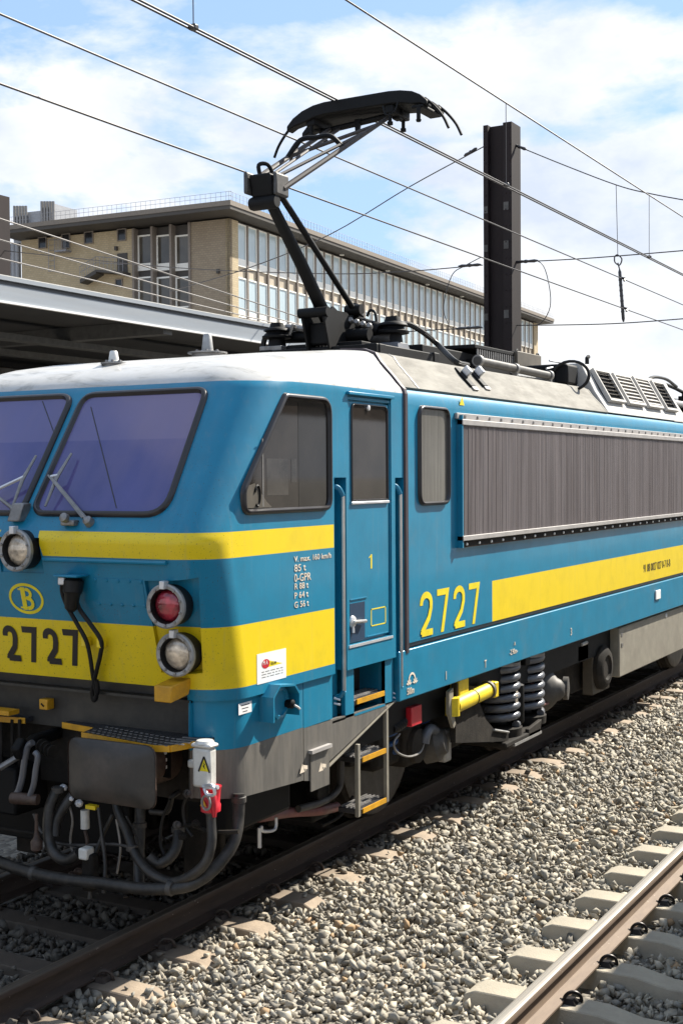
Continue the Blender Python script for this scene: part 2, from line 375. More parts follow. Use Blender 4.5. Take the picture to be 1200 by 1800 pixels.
# bed under the loose stones
xs = np.linspace(-2.6, 5.3, 34); ys = np.linspace(-5, 60, 40)
mb = MB(); vs = [(x, y, float(ballast_z(x))-.034) for y in ys for x in xs]; n = len(xs)
mb.add(vs, [(j*n+i, j*n+i+1, (j+1)*n+i+1, (j+1)*n+i) for j in range(len(ys)-1) for i in range(n-1)])
b = mb.build('ballast_bed', 'ground', smooth=60); b['kind'] = 'structure'

def stonemat():
    m = bpy.data.materials.new('ballast stone'); m.use_nodes = True; m.node_tree.nodes.clear(); t = NT(m.node_tree)
    rnd = t.n('ShaderNodeNewGeometry').outputs['Random Per Island']; co = t.n('ShaderNodeTexCoord').outputs['Object']
    c = t.ramp(rnd, [(0., (0.180, 0.164, 0.137)), (.16, (0.315, 0.288, 0.233)), (.34, (0.420, 0.375, 0.300)), (.5, (0.274, 0.260, 0.227)), (.66, (0.513, 0.461, 0.368)), (.80, (0.350, 0.318, 0.261)), (.962, (0.443, 0.386, 0.295)), (.978, (0.362, 0.242, 0.137)), (1., (0.187, 0.173, 0.154))], 'CONSTANT')
    f = t.noise(co, 45, 4, .65); c = t.mix(t.m('MULTIPLY', t.ramp(f, [(.4, (0, 0, 0)), (.75, (1, 1, 1))]), .35), c, (.17, .15, .125, 1))
    # iron dust from the brakes, plus the locomotive's shade darkened into the stone colour
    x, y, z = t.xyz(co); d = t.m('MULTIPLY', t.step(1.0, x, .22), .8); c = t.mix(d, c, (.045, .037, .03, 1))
    p = t.n('ShaderNodeBsdfPrincipled'); t.put(p.inputs['Base Color'], c); p.inputs['Roughness'].default_value = .85
    p.inputs['Specular IOR Level'].default_value = .3
    o = t.n('ShaderNodeOutputMaterial'); t.L.new(p.outputs[0], o.inputs[0]); return m
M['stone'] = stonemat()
S1Y = [.28+.63*k for k in range(-6, 46)]; S2Y = [.70+.645*k for k in range(-5, 46)]
def stones():
    T = []
    for k in range(28): # angular crushed stones: hulls of a few scattered points
        bm = bmesh.new(); d = rng.normal(size=(rng.integers(8, 12), 3)); d /= np.linalg.norm(d, axis=1, keepdims=True); d *= rng.uniform(.82, 1.12, (len(d), 1))
        for p in d: bm.verts.new(p)
        h = bmesh.ops.convex_hull(bm, input=bm.verts); bmesh.ops.delete(bm, geom=[e for e in set(h['geom_interior']+h['geom_unused']) if isinstance(e, bmesh.types.BMVert)], context='VERTS')
        bmesh.ops.triangulate(bm, faces=bm.faces); bm.verts.index_update()
        T.append((np.array([v.co for v in bm.verts]), np.array([[v.index for v in f.verts] for f in bm.faces]))); bm.free()
    P = []
    for x0, x1, y0, y1, sp in ((.80, 5.2, -3.2, 5.6, .043), (.80, 5.2, 5.6, 13.5, .048), (-1.5, .70, -3.4, 2.4, .05)):
        gx, gy = np.meshgrid(np.arange(x0, x1, sp), np.arange(y0, y1, sp)); gx = gx.ravel(); gy = gy.ravel()
        gx = gx+rng.uniform(-.5, .5, gx.size)*sp; gy = gy+rng.uniform(-.5, .5, gy.size)*sp
        P.append(np.stack([gx, gy, np.full(gx.size, sp)], 1))
    P = np.concatenate(P); x, y, sp = P.T
    keep = np.ones(len(P), bool)
    # what the platform edge and the frame never show
    keep &= ~((x > 3.9+.30*(y+3.2)) & (y < 3.)) | (x < 4.9)
    for sy in S1Y: # sleepers of the first track: bedded to the top, with only a few stones lying on them
        on = (np.abs(y-sy) < .145) & (np.abs(x) < 1.28); keep &= ~(on & (rng.uniform(size=len(x)) > .03 + .05*(np.abs(x) > 1.16)))
    for sy in S2Y:
        on = (np.abs(y-sy) < .15) & (np.abs(x-4.08) < 1.30); keep &= ~(on & (rng.uniform(size=len(x)) > .004))
    for rx in (.7535, -.7535, 3.3265):
        keep &= ~(np.abs(x-rx) < .095)
    P = P[keep]; x, y, sp = P.T; N = len(P)
    r = sp*rng.gamma(8, 1/8, N)*.60; r = np.clip(r*1.10, .014, .05)
    ax = np.stack([rng.uniform(.95, 1.5, N), rng.uniform(.75, 1.15, N), rng.uniform(.5, .9, N)], 1)*r[:, None]
    q = rng.normal(size=(N, 4)); q /= np.linalg.norm(q, axis=1, keepdims=True); w, a, b_, c = q.T
    Rm = np.stack([1-2*(b_*b_+c*c), 2*(a*b_-c*w), 2*(a*c+b_*w), 2*(a*b_+c*w), 1-2*(a*a+c*c), 2*(b_*c-a*w), 2*(a*c-b_*w), 2*(b_*c+a*w), 1-2*(a*a+b_*b_)], 1).reshape(N, 3, 3)
    hump = .018*np.sin(x*2.1+1.3*np.sin(y*.9))*np.sin(y*1.7+.8*x)
    z = ballast_z(x)+hump*((x > 1.3) & (x < 2.8))+rng.uniform(-.026, .02, N)
    for sy in S1Y:
        z = np.where((np.abs(y-sy) < .125) & (np.abs(x) < 1.27), -.17, z)
    for sy in S2Y:
        z = np.where((np.abs(y-sy) < .12) & (np.abs(x-4.08) < 1.24), -.165, z)
    tid = rng.integers(0, len(T), N); VV = []; FF = []; base_ = 0; pos = np.stack([x, y, z], 1)
    for k, (bv, bf) in enumerate(T):
        ii = np.nonzero(tid == k)[0]; V = bv[None]*ax[ii][:, None, :]; V = np.einsum('nij,nkj->nki', Rm[ii], V)+pos[ii][:, None, :]
        VV.append(V.reshape(-1, 3)); FF.append((bf[None]+(base_+np.arange(len(ii))*len(bv))[:, None, None]).reshape(-1, 3)); base_ += len(ii)*len(bv)
    V = np.concatenate(VV); F = np.concatenate(FF)
    me = bpy.data.meshes.new('ballast_stones'); me.vertices.add(len(V)); me.vertices.foreach_set('co', V.reshape(-1))
    me.loops.add(F.size); me.loops.foreach_set('vertex_index', F.reshape(-1)); me.polygons.add(len(F))
    me.polygons.foreach_set('loop_start', np.arange(0, F.size, 3)); me.polygons.foreach_set('loop_total', np.full(len(F), 3))
    me.update(calc_edges=True); me.materials.append(M['stone'])
    o = bpy.data.objects.new('ballast_stones', me); COL.objects.link(o); o['kind'] = 'stuff'
    return N
NST = stones()

def railmat(name, c1, c2, top):
    m = bpy.data.materials.new(name); m.use_nodes = True; m.node_tree.nodes.clear(); t = NT(m.node_tree)
    co = t.n('ShaderNodeTexCoord').outputs['Object']; x, y, z = t.xyz(co)
    f = t.noise(t.mapped(co, (8, 1.2, 8)), 4., 6, .65); c = t.ramp(f, [(.3, c1), (.7, c2)])
    sp = t.noise(t.mapped(co, (20, 20, 20)), 2., 3, .5); c = t.mix(t.m('MULTIPLY', t.m('GREATER_THAN', sp, .73), .5), c, (.5, .45, .38, 1))
    topm = t.step(z, -.007, .003)
    lane = t.ramp(t.noise(t.mapped(co, (140, .25, 0)), 1., 2, .5), [(.4, tuple(k*.75 for k in top)), (.6, tuple(min(1, k*1.15) for k in top))])
    c = t.mix(topm, c, lane)
    p = t.n('ShaderNodeBsdfPrincipled'); t.put(p.inputs['Base Color'], c)
    t.put(p.inputs['Metallic'], t.m('MULTIPLY', topm, .5)); t.put(p.inputs['Roughness'], t.m('SUBTRACT', .75, t.m('MULTIPLY', topm, .30)))
    o = t.n('ShaderNodeOutputMaterial'); t.L.new(p.outputs[0], o.inputs[0]); return m
M['rail1'] = railmat('dark rusty rail', (.030, .019, .014), (.055, .036, .026), (.12, .10, .08))
M['rail2'] = railmat('tan rusty rail', (.14, .098, .07), (.20, .143, .10), (.37, .335, .29))
RP = [(-.075, -.172), (.075, -.172), (.075, -.161), (.05, -.154), (.014, -.138), (.0085, -.12), (.0085, -.052), (.014, -.045), (.036, -.038), (.037, -.012), (.033, -.004), (.024, 0),
      (-.024, 0), (-.033, -.004), (-.037, -.012), (-.036, -.038), (-.014, -.045), (-.0085, -.052), (-.0085, -.12), (-.014, -.138), (-.05, -.154), (-.075, -.161)]
def rail(x, m, label):
    o = MB().loft([[(px, y, pz) for px, pz in RP] for y in (-6, 30, 200)]).build('rail', m, smooth=30); o.location = (x, 0, 0)
    tag(o, label, 'rail', 'steel running rails'); return o
rail(.7535, 'rail1', 'dark rusty rail under the near wheels of the blue locomotive')
rail(-.7535, 'rail1', 'rail in deep shade beyond the hanging hoses, under the far wheels')
rail(3.3265, 'rail2', 'tan rail with a shiny worn top crossing the bottom right corner')

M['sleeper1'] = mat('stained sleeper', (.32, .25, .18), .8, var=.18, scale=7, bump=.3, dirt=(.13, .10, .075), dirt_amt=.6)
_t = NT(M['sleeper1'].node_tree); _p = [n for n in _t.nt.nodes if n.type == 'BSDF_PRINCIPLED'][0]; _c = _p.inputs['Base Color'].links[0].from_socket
_x = _t.xyz(_t.n('ShaderNodeTexCoord').outputs['Object'])[0] # oil and brake dust, with the shade under the locomotive painted in
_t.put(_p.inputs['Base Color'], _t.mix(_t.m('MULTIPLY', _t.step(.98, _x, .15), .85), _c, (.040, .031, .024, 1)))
M['sleeper2'] = mat('concrete sleeper', (.38, .335, .26), .85, var=.1, scale=9, bump=.35, bscale=90, dirt=(.25, .21, .16), dirt_amt=.4)
M['clip'] = mat('rail clip', (.016, .013, .012), .42, metal=.5, var=.3); M['clipr'] = mat('rusty rail clip', (.035, .024, .018), .6, var=.3)
def sleeper_mesh(m, dip):
    st = [(-1.27, -.215, .10, .14), (-1.20, -.182, .10, .15), (-1.05, -.18, .10, .15), (-.45, -.18, .10, .15), (-.25, -.18-dip, .09, .14), (.25, -.18-dip, .09, .14), (.45, -.18, .10, .15), (1.05, -.18, .10, .15), (1.20, -.182, .10, .15), (1.27, -.215, .10, .14)]
    mb = MB(); mb.loft([[(x, -wb, -.36), (x, wb, -.36), (x, wt, z), (x, -wt, z)] for x, z, wt, wb in st])
    o = mb.build('sleeper', m, bevel=.006, seg=1); me = o.data; return o
def clip_mesh(m, s): # a sprung loop over the rail foot; s = side it stands on
    pts = [Vector((s*.055, -.035, .022)), Vector((s*.074, -.030, .020))]+[Vector((s*(.118-.044*math.cos(a)), -.022+.026*(1-math.cos(a)), .012+.052*math.sin(a))) for a in [R(k) for k in range(0, 181, 20)]]+[Vector((s*.15, .046, .004)), Vector((s*.10, .030, .012)), Vector((s*.062, .024, .022))]
    mb = MB(); mb.tube(crv(pts, 2), .0105, 7)
    mb.hexa([(s*.078, -.04, -.002), (s*.15, -.04, -.002), (s*.15, .04, -.002), (s*.078, .04, -.002), (s*.085, -.025, .03), (s*.128, -.025, .03), (s*.128, .025, .03), (s*.085, .025, .03)])
    return mb.build('rail_clip', m)
ORD = 'first second third fourth fifth sixth seventh eighth ninth tenth eleventh twelfth thirteenth fourteenth fifteenth sixteenth seventeenth eighteenth nineteenth twentieth'.split()
def inview(p):
    d = Vector(p)-CAMP; w = FW.dot(d); return w > 0 and 0 < 600+FPX*RT.dot(d)/w < 1200 and 0 < 900-FPX*UP.dot(d)/w < 1800
def place_sleepers(ys, cx, m, dip, clips, labels, vis, group):
    first = None; n = 0
    for k, y in enumerate(ys):
        if first is None:
            o = sleeper_mesh(m, dip); first = o; fc = []
            for (rx, s, cm) in clips:
                c = clip_mesh(cm, s); c.parent = o; c.location = (rx-cx, 0, -.18); fc.append(c)
        else:
            o = first.copy(); COL.objects.link(o)
            for c0 in fc:
                c = c0.copy(); COL.objects.link(c); c.parent = o
        o.location = (cx+random.uniform(-.006, .006), y+random.uniform(-.012, .012), random.uniform(-.004, .003)); o.rotation_euler.z = R(random.uniform(-.4, .4))
        seen = inview((vis, y, -.18)); tag(o, labels[0].format(ORD[n]) if seen and n < len(ORD) else labels[1], 'sleeper', group); n += seen
S1Y = [y for y in S1Y if -3.2 < y < 14]; S2Y = [y for y in S2Y if -2. < y < 14]
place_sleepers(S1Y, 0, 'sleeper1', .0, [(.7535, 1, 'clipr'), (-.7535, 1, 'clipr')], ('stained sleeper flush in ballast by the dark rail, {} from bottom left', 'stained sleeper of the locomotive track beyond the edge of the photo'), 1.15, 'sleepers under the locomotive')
place_sleepers(S2Y, 4.08, 'sleeper2', .035, [(3.3265, 1, 'clip'), (3.3265, -1, 'clip')], ('pale concrete sleeper under the shiny rail, {} from the bottom edge', 'pale concrete sleeper of the empty track beyond the edge of the photo'), 2.95, 'sleepers of the empty track')

# ================================================================== platform and its canopy to the right, out of view: it throws the shade at bottom right
M['conc'] = mat('concrete', (.33, .31, .28), .85, var=.15, bump=.2)
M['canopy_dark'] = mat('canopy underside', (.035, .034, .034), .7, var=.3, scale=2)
M['canopy_beam'] = mat('canopy beam', (.10, .098, .095), .6, var=.25)
M['fascia'] = mat('grey fascia paint', (.27, .295, .325), .5, var=.06, scale=2, stretch=(1, .3, 4), dirt=(.28, .28, .28), dirt_amt=.35)
M['fascia_d'] = mat('dark gutter', (.085, .09, .10), .5)
M['roofedge'] = mat('canopy roof sheet', (.50, .48, .44), .7, var=.12)
t_ = thing('platform', 'concrete station platform beside the empty track', 'platform', (7.5, 0, -.33))
o = MB().box(5.75, 12, -40, 120, -.33, .76).build('slab', 'conc', t_); o.location = -t_.location
o = MB().box(5.70, 6.2, -40, 120, .76, .86).build('coping', 'conc', t_); o.location = -t_.location
t_ = thing('platform_canopy', 'canopy over the platform beside the empty track', 'canopy', (8, 0, .76))
o = MB().box(5.38, 11, -30, 120, 4.1, 4.35).build('roof', 'canopy_beam', t_); o.location = -t_.location
for y in range(-20, 120, 10):
    o = MB().box(7.9, 8.15, y, y+.25, .76, 4.1).build('post', 'black', t_); o.location = -t_.location

# ================================================================== far platform canopy behind the locomotive
t_ = thing('station_canopy', 'long platform canopy with pale grey fascia and dark underside behind the locomotive', 'canopy', (-12, 20, .6))
XL = -6.4
def cp(mb, name, m, **k):
    o = mb.build(name, m, t_, **k); o.location = -t_.location; return o
Y0, Y1 = -14, 90
cp(MB().box(XL-.02, XL, Y0, Y1, 5.185, 5.40), 'fascia', 'fascia', smooth=0)
cp(MB().box(XL-.03, XL+.028, Y0, Y1, 5.155, 5.183), 'fascia_lip', 'decal', smooth=0)
cp(MB().box(XL-.06, XL-.03, Y0, Y1, 5.402, 5.455), 'gutter', 'fascia_d', smooth=0)
cp(MB().box(XL-.10, XL+.03, Y0, Y1, 5.457, 5.51), 'roof_edge', 'fascia', smooth=0)
mb = MB(); mb.hexa([(-30, Y0, 5.50), (XL-.1, Y0, 5.46), (XL-.1, Y1, 5.46), (-30, Y1, 5.50), (-30, Y0, 6.0), (XL-.1, Y0, 5.55), (XL-.1, Y1, 5.55), (-30, Y1, 6.0)])
cp(mb, 'roof', 'roofedge', smooth=0)
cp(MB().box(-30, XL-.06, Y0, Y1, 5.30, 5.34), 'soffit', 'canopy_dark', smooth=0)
for k, y in enumerate(range(Y0, Y1, 8)):
    cp(MB().box(-29, XL-.08, y, y+.22, 5.08, 5.298), 'rafter', 'canopy_beam', smooth=0)
for x in (-8.6, -10.4, -13.2): cp(MB().box(x, x+.24, Y0, Y1, 4.98, 5.078), 'purlin', 'canopy_beam', smooth=0)
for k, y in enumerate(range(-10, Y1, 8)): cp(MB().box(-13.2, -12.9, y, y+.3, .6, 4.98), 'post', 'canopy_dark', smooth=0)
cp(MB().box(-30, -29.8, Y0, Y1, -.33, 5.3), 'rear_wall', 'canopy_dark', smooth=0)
for y in range(-12, Y1, 9): cp(MB().box(XL, XL+.003, y, y+.012, 5.19, 5.395), 'joint_strip', 'fascia_d', smooth=0)
t_ = thing('platform', 'far station platform in shade under the long grey canopy', 'platform', (-15, 20, -.33))
o = MB().box(-24, -6.0, -14, 90, -.33, .6).build('slab', 'conc', t_); o.location = -t_.location

# ================================================================== catenary masts
M['mast'] = mat('brown mast steel', (.015, .0095, .0095), .7, spec=.25, var=.25, scale=3, stretch=(2, 2, .5), dirt=(.022, .016, .015), dirt_amt=.4)
M['wire'] = mat('copper wire', (.060, .055, .055), .5, metal=.4); M['insul'] = mat('insulator', (.03, .028, .03), .35)
PY = 15.0
def mast(x, w, d, top, label):
    t_ = thing('mast', label, 'mast', (x, PY, -.33))
    def pp(mb, n, m='mast', **k):
        o = mb.build(n, m, t_, **k); o.location = -t_.location
    # a rolled column: two flanges facing along the span and a recessed web, with a broad closing plate at one side
    pp(MB().box(x-w/2, x-w/2+.085, PY-d/2, PY+d/2, -.33, top), 'flange')
    pp(MB().box(x+w/2-.16, x+w/2, PY-d/2, PY+d/2, -.33, top), 'flange')
    pp(MB().box(x-w/2+.085, x+w/2-.16, PY-d/2+.11, PY+d/2-.05, -.33, top-.01), 'web')
    for z in (7.42, 6.75, 5.55):
        if z < top-.2:
            pp(MB().box(x-w/2+.005, x-w/2+.08, PY-d/2-.006, PY-d/2, z, z+.12), 'number_plate', 'greyiron')
            pp(MB().box(x+w/2-.15, x+w/2-.06, PY-d/2-.006, PY-d/2, z+.02, z+.16), 'number_plate', 'greyiron')
    mb = MB()
    for k in range(int((top+.2)/.28)):
        for dx in (-w/2+.04, w/2-.11, w/2-.03): mb.lathe((x+dx, PY-d/2, top-.1-.28*k), (0, -1, 0), [(0, .016), (.008, .014), (.010, .004)], 6)
    pp(mb, 'flange_bolts', kind='stuff')
    return t_
a = fr(849, 222, PY-.2); b_ = fr(897, 617, PY-.2); pw = (fr(897, 400, PY-.2)-fr(847.5, 400, PY-.2)).x
PX = a.x+pw/2
mast(PX, pw, .42, a.z+.01, 'tall dark brown steel mast rising behind the locomotive roof')
lp = fr(0, 345, PY); mast(lp.x-.02, .28, .36, lp.z, 'short piece of dark mast at the left edge above the canopy roof')

# ================================================================== overhead wires
def wire(name, pts, r, label, group='overhead line wires'):
    o = MB().tube(pts, r, 6).build(name, 'wire', None, smooth=60); set_origin(o, Vector(pts[0])); tag(o, label, 'wire', group); return o
cw = sd(585, 171, -.15); mw = sd(888, 172, -.15); CWX, CWZ, MWZ = -.15, 6.375, 7.42
def sagpts(x, z0, sag, y0, y1, n, period=60, ph=20): return [(x, y, z0+sag*(((y-ph)/period)**2)) for y in np.linspace(y0, y1, n)]
for dx, lab in ((-.022, 'far one of the twin contact wires touching the raised pantograph'), (.022, 'near one of the twin contact wires touching the raised pantograph')):
    wire('contact_wire', [(CWX+dx, -12, CWZ), (CWX+dx, 20, CWZ-.01), (CWX+dx, 140, CWZ-.05)], .0095, lab)
wire('messenger_wire', [(CWX, -12, 7.36), (CWX, 4, 7.37), (CWX, 20, 7.39), (CWX, 80, 7.5)], .010, 'carrying wire above the twin contact wires, from the top edge to the right edge')
for px, y in ((340, None), (889, None), (1140, None)):
    d = hit((1, 0, 0), (CWX, 0, 0), px, {340: 38, 889: 330, 1140: 462}[px]); y = d.y
    t_ = thing('dropper', {340: 'thin dropper with clamp on the contact wires at the top left of the photo', 889: 'thin dropper that runs behind the top of the tall mast', 1140: 'thin dropper to the right of the tall mast down to the contact wires'}[px], 'dropper', (CWX, y, CWZ), 'droppers of the contact wires')
    o = MB().tube([(0, 0, 0), (0, 0, 7.37-CWZ)], .005, 5).build('rod', 'wire', t_)
    o = MB().box(-.035, .035, -.03, .03, -.015, .03).build('clamp', 'insul', t_, bevel=.01)
p2 = fr(1093, 490, PY); p3 = fr(1097, 543, PY)
wire('side_wire', [(p2.x, -14, p2.z), (p2.x, PY, p2.z), (p2.x, 70, p2.z-.1)], .0085, 'upper of the two parallel wires left of the contact wires')
wire('side_wire', [(p3.x, -14, p3.z), (p3.x, PY, p3.z), (p3.x, 70, p3.z)], .0085, 'lower of the two parallel wires left of the contact wires')
# cross span from the mast
def span(pxs, label, r=.010, Y=PY):
    return wire('span_wire', crv([fr(px, py, Y) for px, py in pxs], 5), r, label)
span([(897, 252), (990, 290), (1082, 325), (1140, 340), (1230, 356), (1330, 366)], 'sagging top span wire from the tall mast to the right edge')
span([(849, 258), (720, 328), (580, 412), (440, 470), (300, 512)], 'span wire running down and left from the top of the tall mast')
span([(897, 461), (1000, 456), (1085, 450), (1230, 438)], 'middle span wire right of the tall mast with a loop hanging from it')
span([(848, 466), (700, 478), (560, 481), (300, 470), (0, 440)], 'middle span wire left of the tall mast across the office windows')
span([(897, 572), (1000, 571), (1095, 568), (1230, 558)], 'lowest span wire right of the tall mast')
span([(848, 576), (760, 580), (640, 586), (520, 575)], 'lowest span wire left of the tall mast across the office windows')
span([(915, 458), (950, 462), (964, 500), (966, 540), (950, 568), (930, 572)], 'drooping loop of cable to the right of the tall mast', .008)
span([(845, 452), (815, 468), (795, 482), (782, 520), (780, 550), (790, 575)], 'drooping loop of cable to the left of the tall mast', .008)
for pts, lab in (([(838, 260), (815, 274)], 'insulator on the span wire near the top of the mast, left side'), ([(899, 253), (925, 263)], 'insulator on the top span wire, right side of the mast'), ([(902, 461), (945, 458)], 'insulator on the middle span wire right of the mast'), ([(805, 468), (845, 465)], 'insulator on the middle span wire left of the mast'), ([(800, 578), (846, 575)], 'insulator on the lowest span wire left of the mast')):
    a = fr(*pts[0], PY); c = fr(*pts[1], PY); d = c-a
    mb = MB(); mb.lathe(a, d, [(0, .012), (d.length*.15, .03), (d.length*.4, .022), (d.length*.5, .034), (d.length*.6, .022), (d.length*.85, .03), (d.length, .012)], 8)
    o = mb.build('insulator', 'insul'); set_origin(o, a); tag(o, lab, 'insulator', 'insulators on the span wires')
# registration rod that holds the two side wires
t_ = thing('registration_rod', 'vertical dark rod hanging between span wires at the right, clamping two wires', 'rod', fr(1095, 568, PY))
def rp(mb, n, m):
    o = mb.build(n, m, t_); o.location = -t_.location
a, c = fr(1088, 473, PY), fr(1095, 566, PY); d = c-a
rp(MB().lathe(a, d, [(0, .012), (.05, .028), (d.length-.05, .028), (d.length, .012)], 8), 'rod', 'insul')
for k in range(7): rp(MB().lathe(a+d*(.18+.1*k), d, [(0, .028), (.02, .032), (.04, .028)], 10), 'shed', 'insul')
rp(MB().tube(crv([fr(1079, 452, PY), fr(1080, 461, PY), fr(1088, 466, PY), fr(1092, 455, PY), fr(1084, 448, PY), fr(1079, 452, PY)], 4), .012, 6), 'hanger_loop', 'wire')
rp(MB().tube([fr(1085, 462, PY), a], .012, 6), 'link', 'wire')
for p in ((1093, 490), (1097, 543)): rp(MB().tube([fr(*p, PY)+Vector((-.02, 0, .02)), fr(*p, PY)+Vector((.07, -.03, -.01)), fr(*p, PY)+Vector((.06, -.1, -.05))], .02, 6), 'wire_clamp', 'insul')
o = MB().tube([fr(1082, 325, PY), fr(1085, 450, PY)], .006, 5).build('dropper', 'wire'); set_origin(o, fr(1085, 450, PY)); tag(o, 'dropper straight above the registration rod, from the sagging top span', 'dropper')
# wires of the tracks further left, seen against the office block
for k, (x, pa, lab) in enumerate(((-8., (0, 384), 'wire crossing the gable windows of the office block, uppermost of three'), (-8., (0, 421), 'wire crossing the gable windows of the office block, middle of three'), (-8., (0, 454), 'wire just above the canopy roof edge, lowest of three'))):
    a = sd(*pa, x); c = sd(*((403, 517), (403, 536), (403, 549))[k], x); d = (c-a)
    wire('far_wire', [a-d*.4, c, a+d*9], .012, lab, 'wires above the canopy')

# ================================================================== office block
M['brick'] = None
def brickmat(name, c1, c2, mortar, sc=1.):
    m = bpy.data.materials.new(name); m.use_nodes = True; m.node_tree.nodes.clear(); t = NT(m.node_tree)
    uv = t.n('ShaderNodeTexCoord').outputs['Object']; x, y, z = t.xyz(uv)
    cmb = t.n('ShaderNodeCombineXYZ'); t.put(cmb.inputs[0], t.m('ADD', x, y)); t.put(cmb.inputs[1], z)
    br = t.n('ShaderNodeTexBrick'); t.put(br.inputs['Vector'], cmb.outputs[0]); br.inputs['Scale'].default_value = 1.6*sc
    br.inputs['Color1'].default_value = (*c1, 1); br.inputs['Color2'].default_value = (*c2, 1); br.inputs['Mortar'].default_value = (*mortar, 1); br.inputs['Mortar Size'].default_value = .03
    f = t.noise(uv, .35, 5, .6); c = t.mix(t.m('MULTIPLY', t.ramp(f, [(.35, (0, 0, 0)), (.7, (1, 1, 1))]), .3), br.outputs['Color'], (c1[0]*.6, c1[1]*.58, c1[2]*.55, 1))
    p = t.n('ShaderNodeBsdfPrincipled'); t.put(p.inputs['Base Color'], c); p.inputs['Roughness'].default_value = .85
    o = t.n('ShaderNodeOutputMaterial'); t.L.new(p.outputs[0], o.inputs[0]); return m
M['tan'] = brickmat('tan brick', (.43, .34, .205), (.51, .41, .26), (.36, .30, .21)); M['brown'] = brickmat('brown brick', (.28, .22, .155), (.34, .275, .195), (.23, .19, .14))
M['buff'] = mat('buff spandrel', (.42, .36, .28), .8, var=.15, scale=.6); M['bwhite'] = mat('white window panel', (.84, .82, .76), .5, var=.04, scale=.5)
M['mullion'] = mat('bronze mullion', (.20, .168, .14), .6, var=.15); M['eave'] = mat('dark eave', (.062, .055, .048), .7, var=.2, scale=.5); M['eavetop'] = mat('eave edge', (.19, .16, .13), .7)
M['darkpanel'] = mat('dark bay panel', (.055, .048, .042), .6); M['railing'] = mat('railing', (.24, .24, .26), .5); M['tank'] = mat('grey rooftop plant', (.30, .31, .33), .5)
C0 = Vector((-45.236, 68.809, 0)); ROOFZ = 22.1
DL = Vector((-.998, -.0638, 0)).normalized(); DR = Vector((-.0638, .998, 0)).normalized(); UZ = Vector((0, 0, 1))
WC = C0+DL*1.45+DR*2.3 # the wall corner, set back under the eaves
BL = thing('office_block', 'tan brick office block with flat overhanging roof and long rows of white framed windows', 'building', (WC.x, WC.y, -.33))
def bp(mb, n, m, parent=None, **k):
    o = mb.build(n, m, parent or BL, **{'smooth': 0, **k})
    if parent is None: o.location = -BL.location
    return o
def onL(px, py): return hit(DR, WC, px, py)   # gable wall, faces the camera
def onR(px, py): return hit(-DL, WC, px, py)  # long facade
def obox(p, d1, d2, l1, l2, z0, z1, mb=None): # box from corner p along two horizontal directions
    mb = mb or MB(); q = [p, p+d1*l1, p+d1*l1+d2*l2, p+d2*l2]
    return mb.hexa([Vector((v.x, v.y, z0)) for v in q]+[Vector((v.x, v.y, z1)) for v in q])
LENL = (onL(38, 420)-WC).dot(DL); LENR = (onR(944, 580)-WC).dot(DR); ZT = ROOFZ-.75
sL = lambda px: (onL(px, 440)-WC).dot(DL); sR = lambda px: (onR(px, 500)-WC).dot(DR)
# gable wall in three stretches, and the body behind
xa, xb, xc = sL(335), sL(237), LENL
bp(obox(WC, DL, DR, xa, .34, -.33, ZT), 'gable_wall', 'brown')
bp(obox(WC+DL*xa+DR*.5, DL, DR, xb-xa, .28, -.33, ZT), 'bay_back', 'darkpanel')
bp(obox(WC+DL*xb, DL, DR, xc-xb, .6, -.33, ZT), 'gable_wall', 'tan')
bp(obox(WC+DL*.40+DR*.8, DL, DR, xc-.5, LENR-.9, -.33, ZT), 'core', 'darkpanel')
# roof slab with eaves
E0 = C0; rl = (xc+2.2); 
bp(obox(E0, DL, DR, rl, LENR+4.6, ROOFZ-.34, ROOFZ), 'roof', 'eavetop')
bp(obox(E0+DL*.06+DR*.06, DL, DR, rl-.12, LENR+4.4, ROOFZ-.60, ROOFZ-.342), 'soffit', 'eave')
mb = MB()
for side, d, L in ((0, DL, rl), (1, DR, LENR+4.6)):
    k = 0.
    while k < L:
        p = E0+(DR if side == 0 else DL)*.12+d*k; mb.tube([(p.x, p.y, ROOFZ), (p.x, p.y, ROOFZ+.62)], .013, 4, False); k += .42 if side == 0 else .5
    for z in (.32, .62): a = E0+(DR if side == 0 else DL)*.12; c = a+d*L; mb.tube([(a.x, a.y, ROOFZ+z), (c.x, c.y, ROOFZ+z)], .013, 4, False)
bp(mb, 'roof_railing', 'railing', kind='stuff')
# gable bay windows: three bays by two floors
def winframe(p, dx, nrm, w, z0, z1, split, name='window', fw=.12, glass='bldglass2', low='bwhite'):
    """window frame standing on wall point p; dx along the wall, nrm out of it; parts pane and panel below it"""
    mb = MB(); q = lambda s, z, h: p+dx*s+nrm*h+UZ*z
    for s0, s1, za, zb in ((0, fw, z0, z1), (w-fw, w, z0, z1), (fw, w-fw, z0, z0+fw), (fw, w-fw, z1-fw, z1)):
        mb.hexa([q(s0, za, 0), q(s1, za, 0), q(s1, za, .1), q(s0, za, .1), q(s0, zb, 0), q(s1, zb, 0), q(s1, zb, .1), q(s0, zb, .1)])
    o = bp(mb, name, 'bwhite' if low else 'mullion')
    pz = MB(); zs = split if split else z0+fw
    pz.hexa([q(fw, zs, .0), q(w-fw, zs, .0), q(w-fw, zs, .03), q(fw, zs, .03), q(fw, z1-fw, .0), q(w-fw, z1-fw, .0), q(w-fw, z1-fw, .03), q(fw, z1-fw, .03)])
    pz.build('pane', glass, o, smooth=0)
    if split:
        pw_ = MB().hexa([q(fw, z0+fw, .0), q(w-fw, z0+fw, .0), q(w-fw, z0+fw, .06), q(fw, z0+fw, .06), q(fw, split, .0), q(w-fw, split, .0), q(w-fw, split, .06), q(fw, split, .06)])
        pw_.build('panel', low, o, smooth=0)
    return o
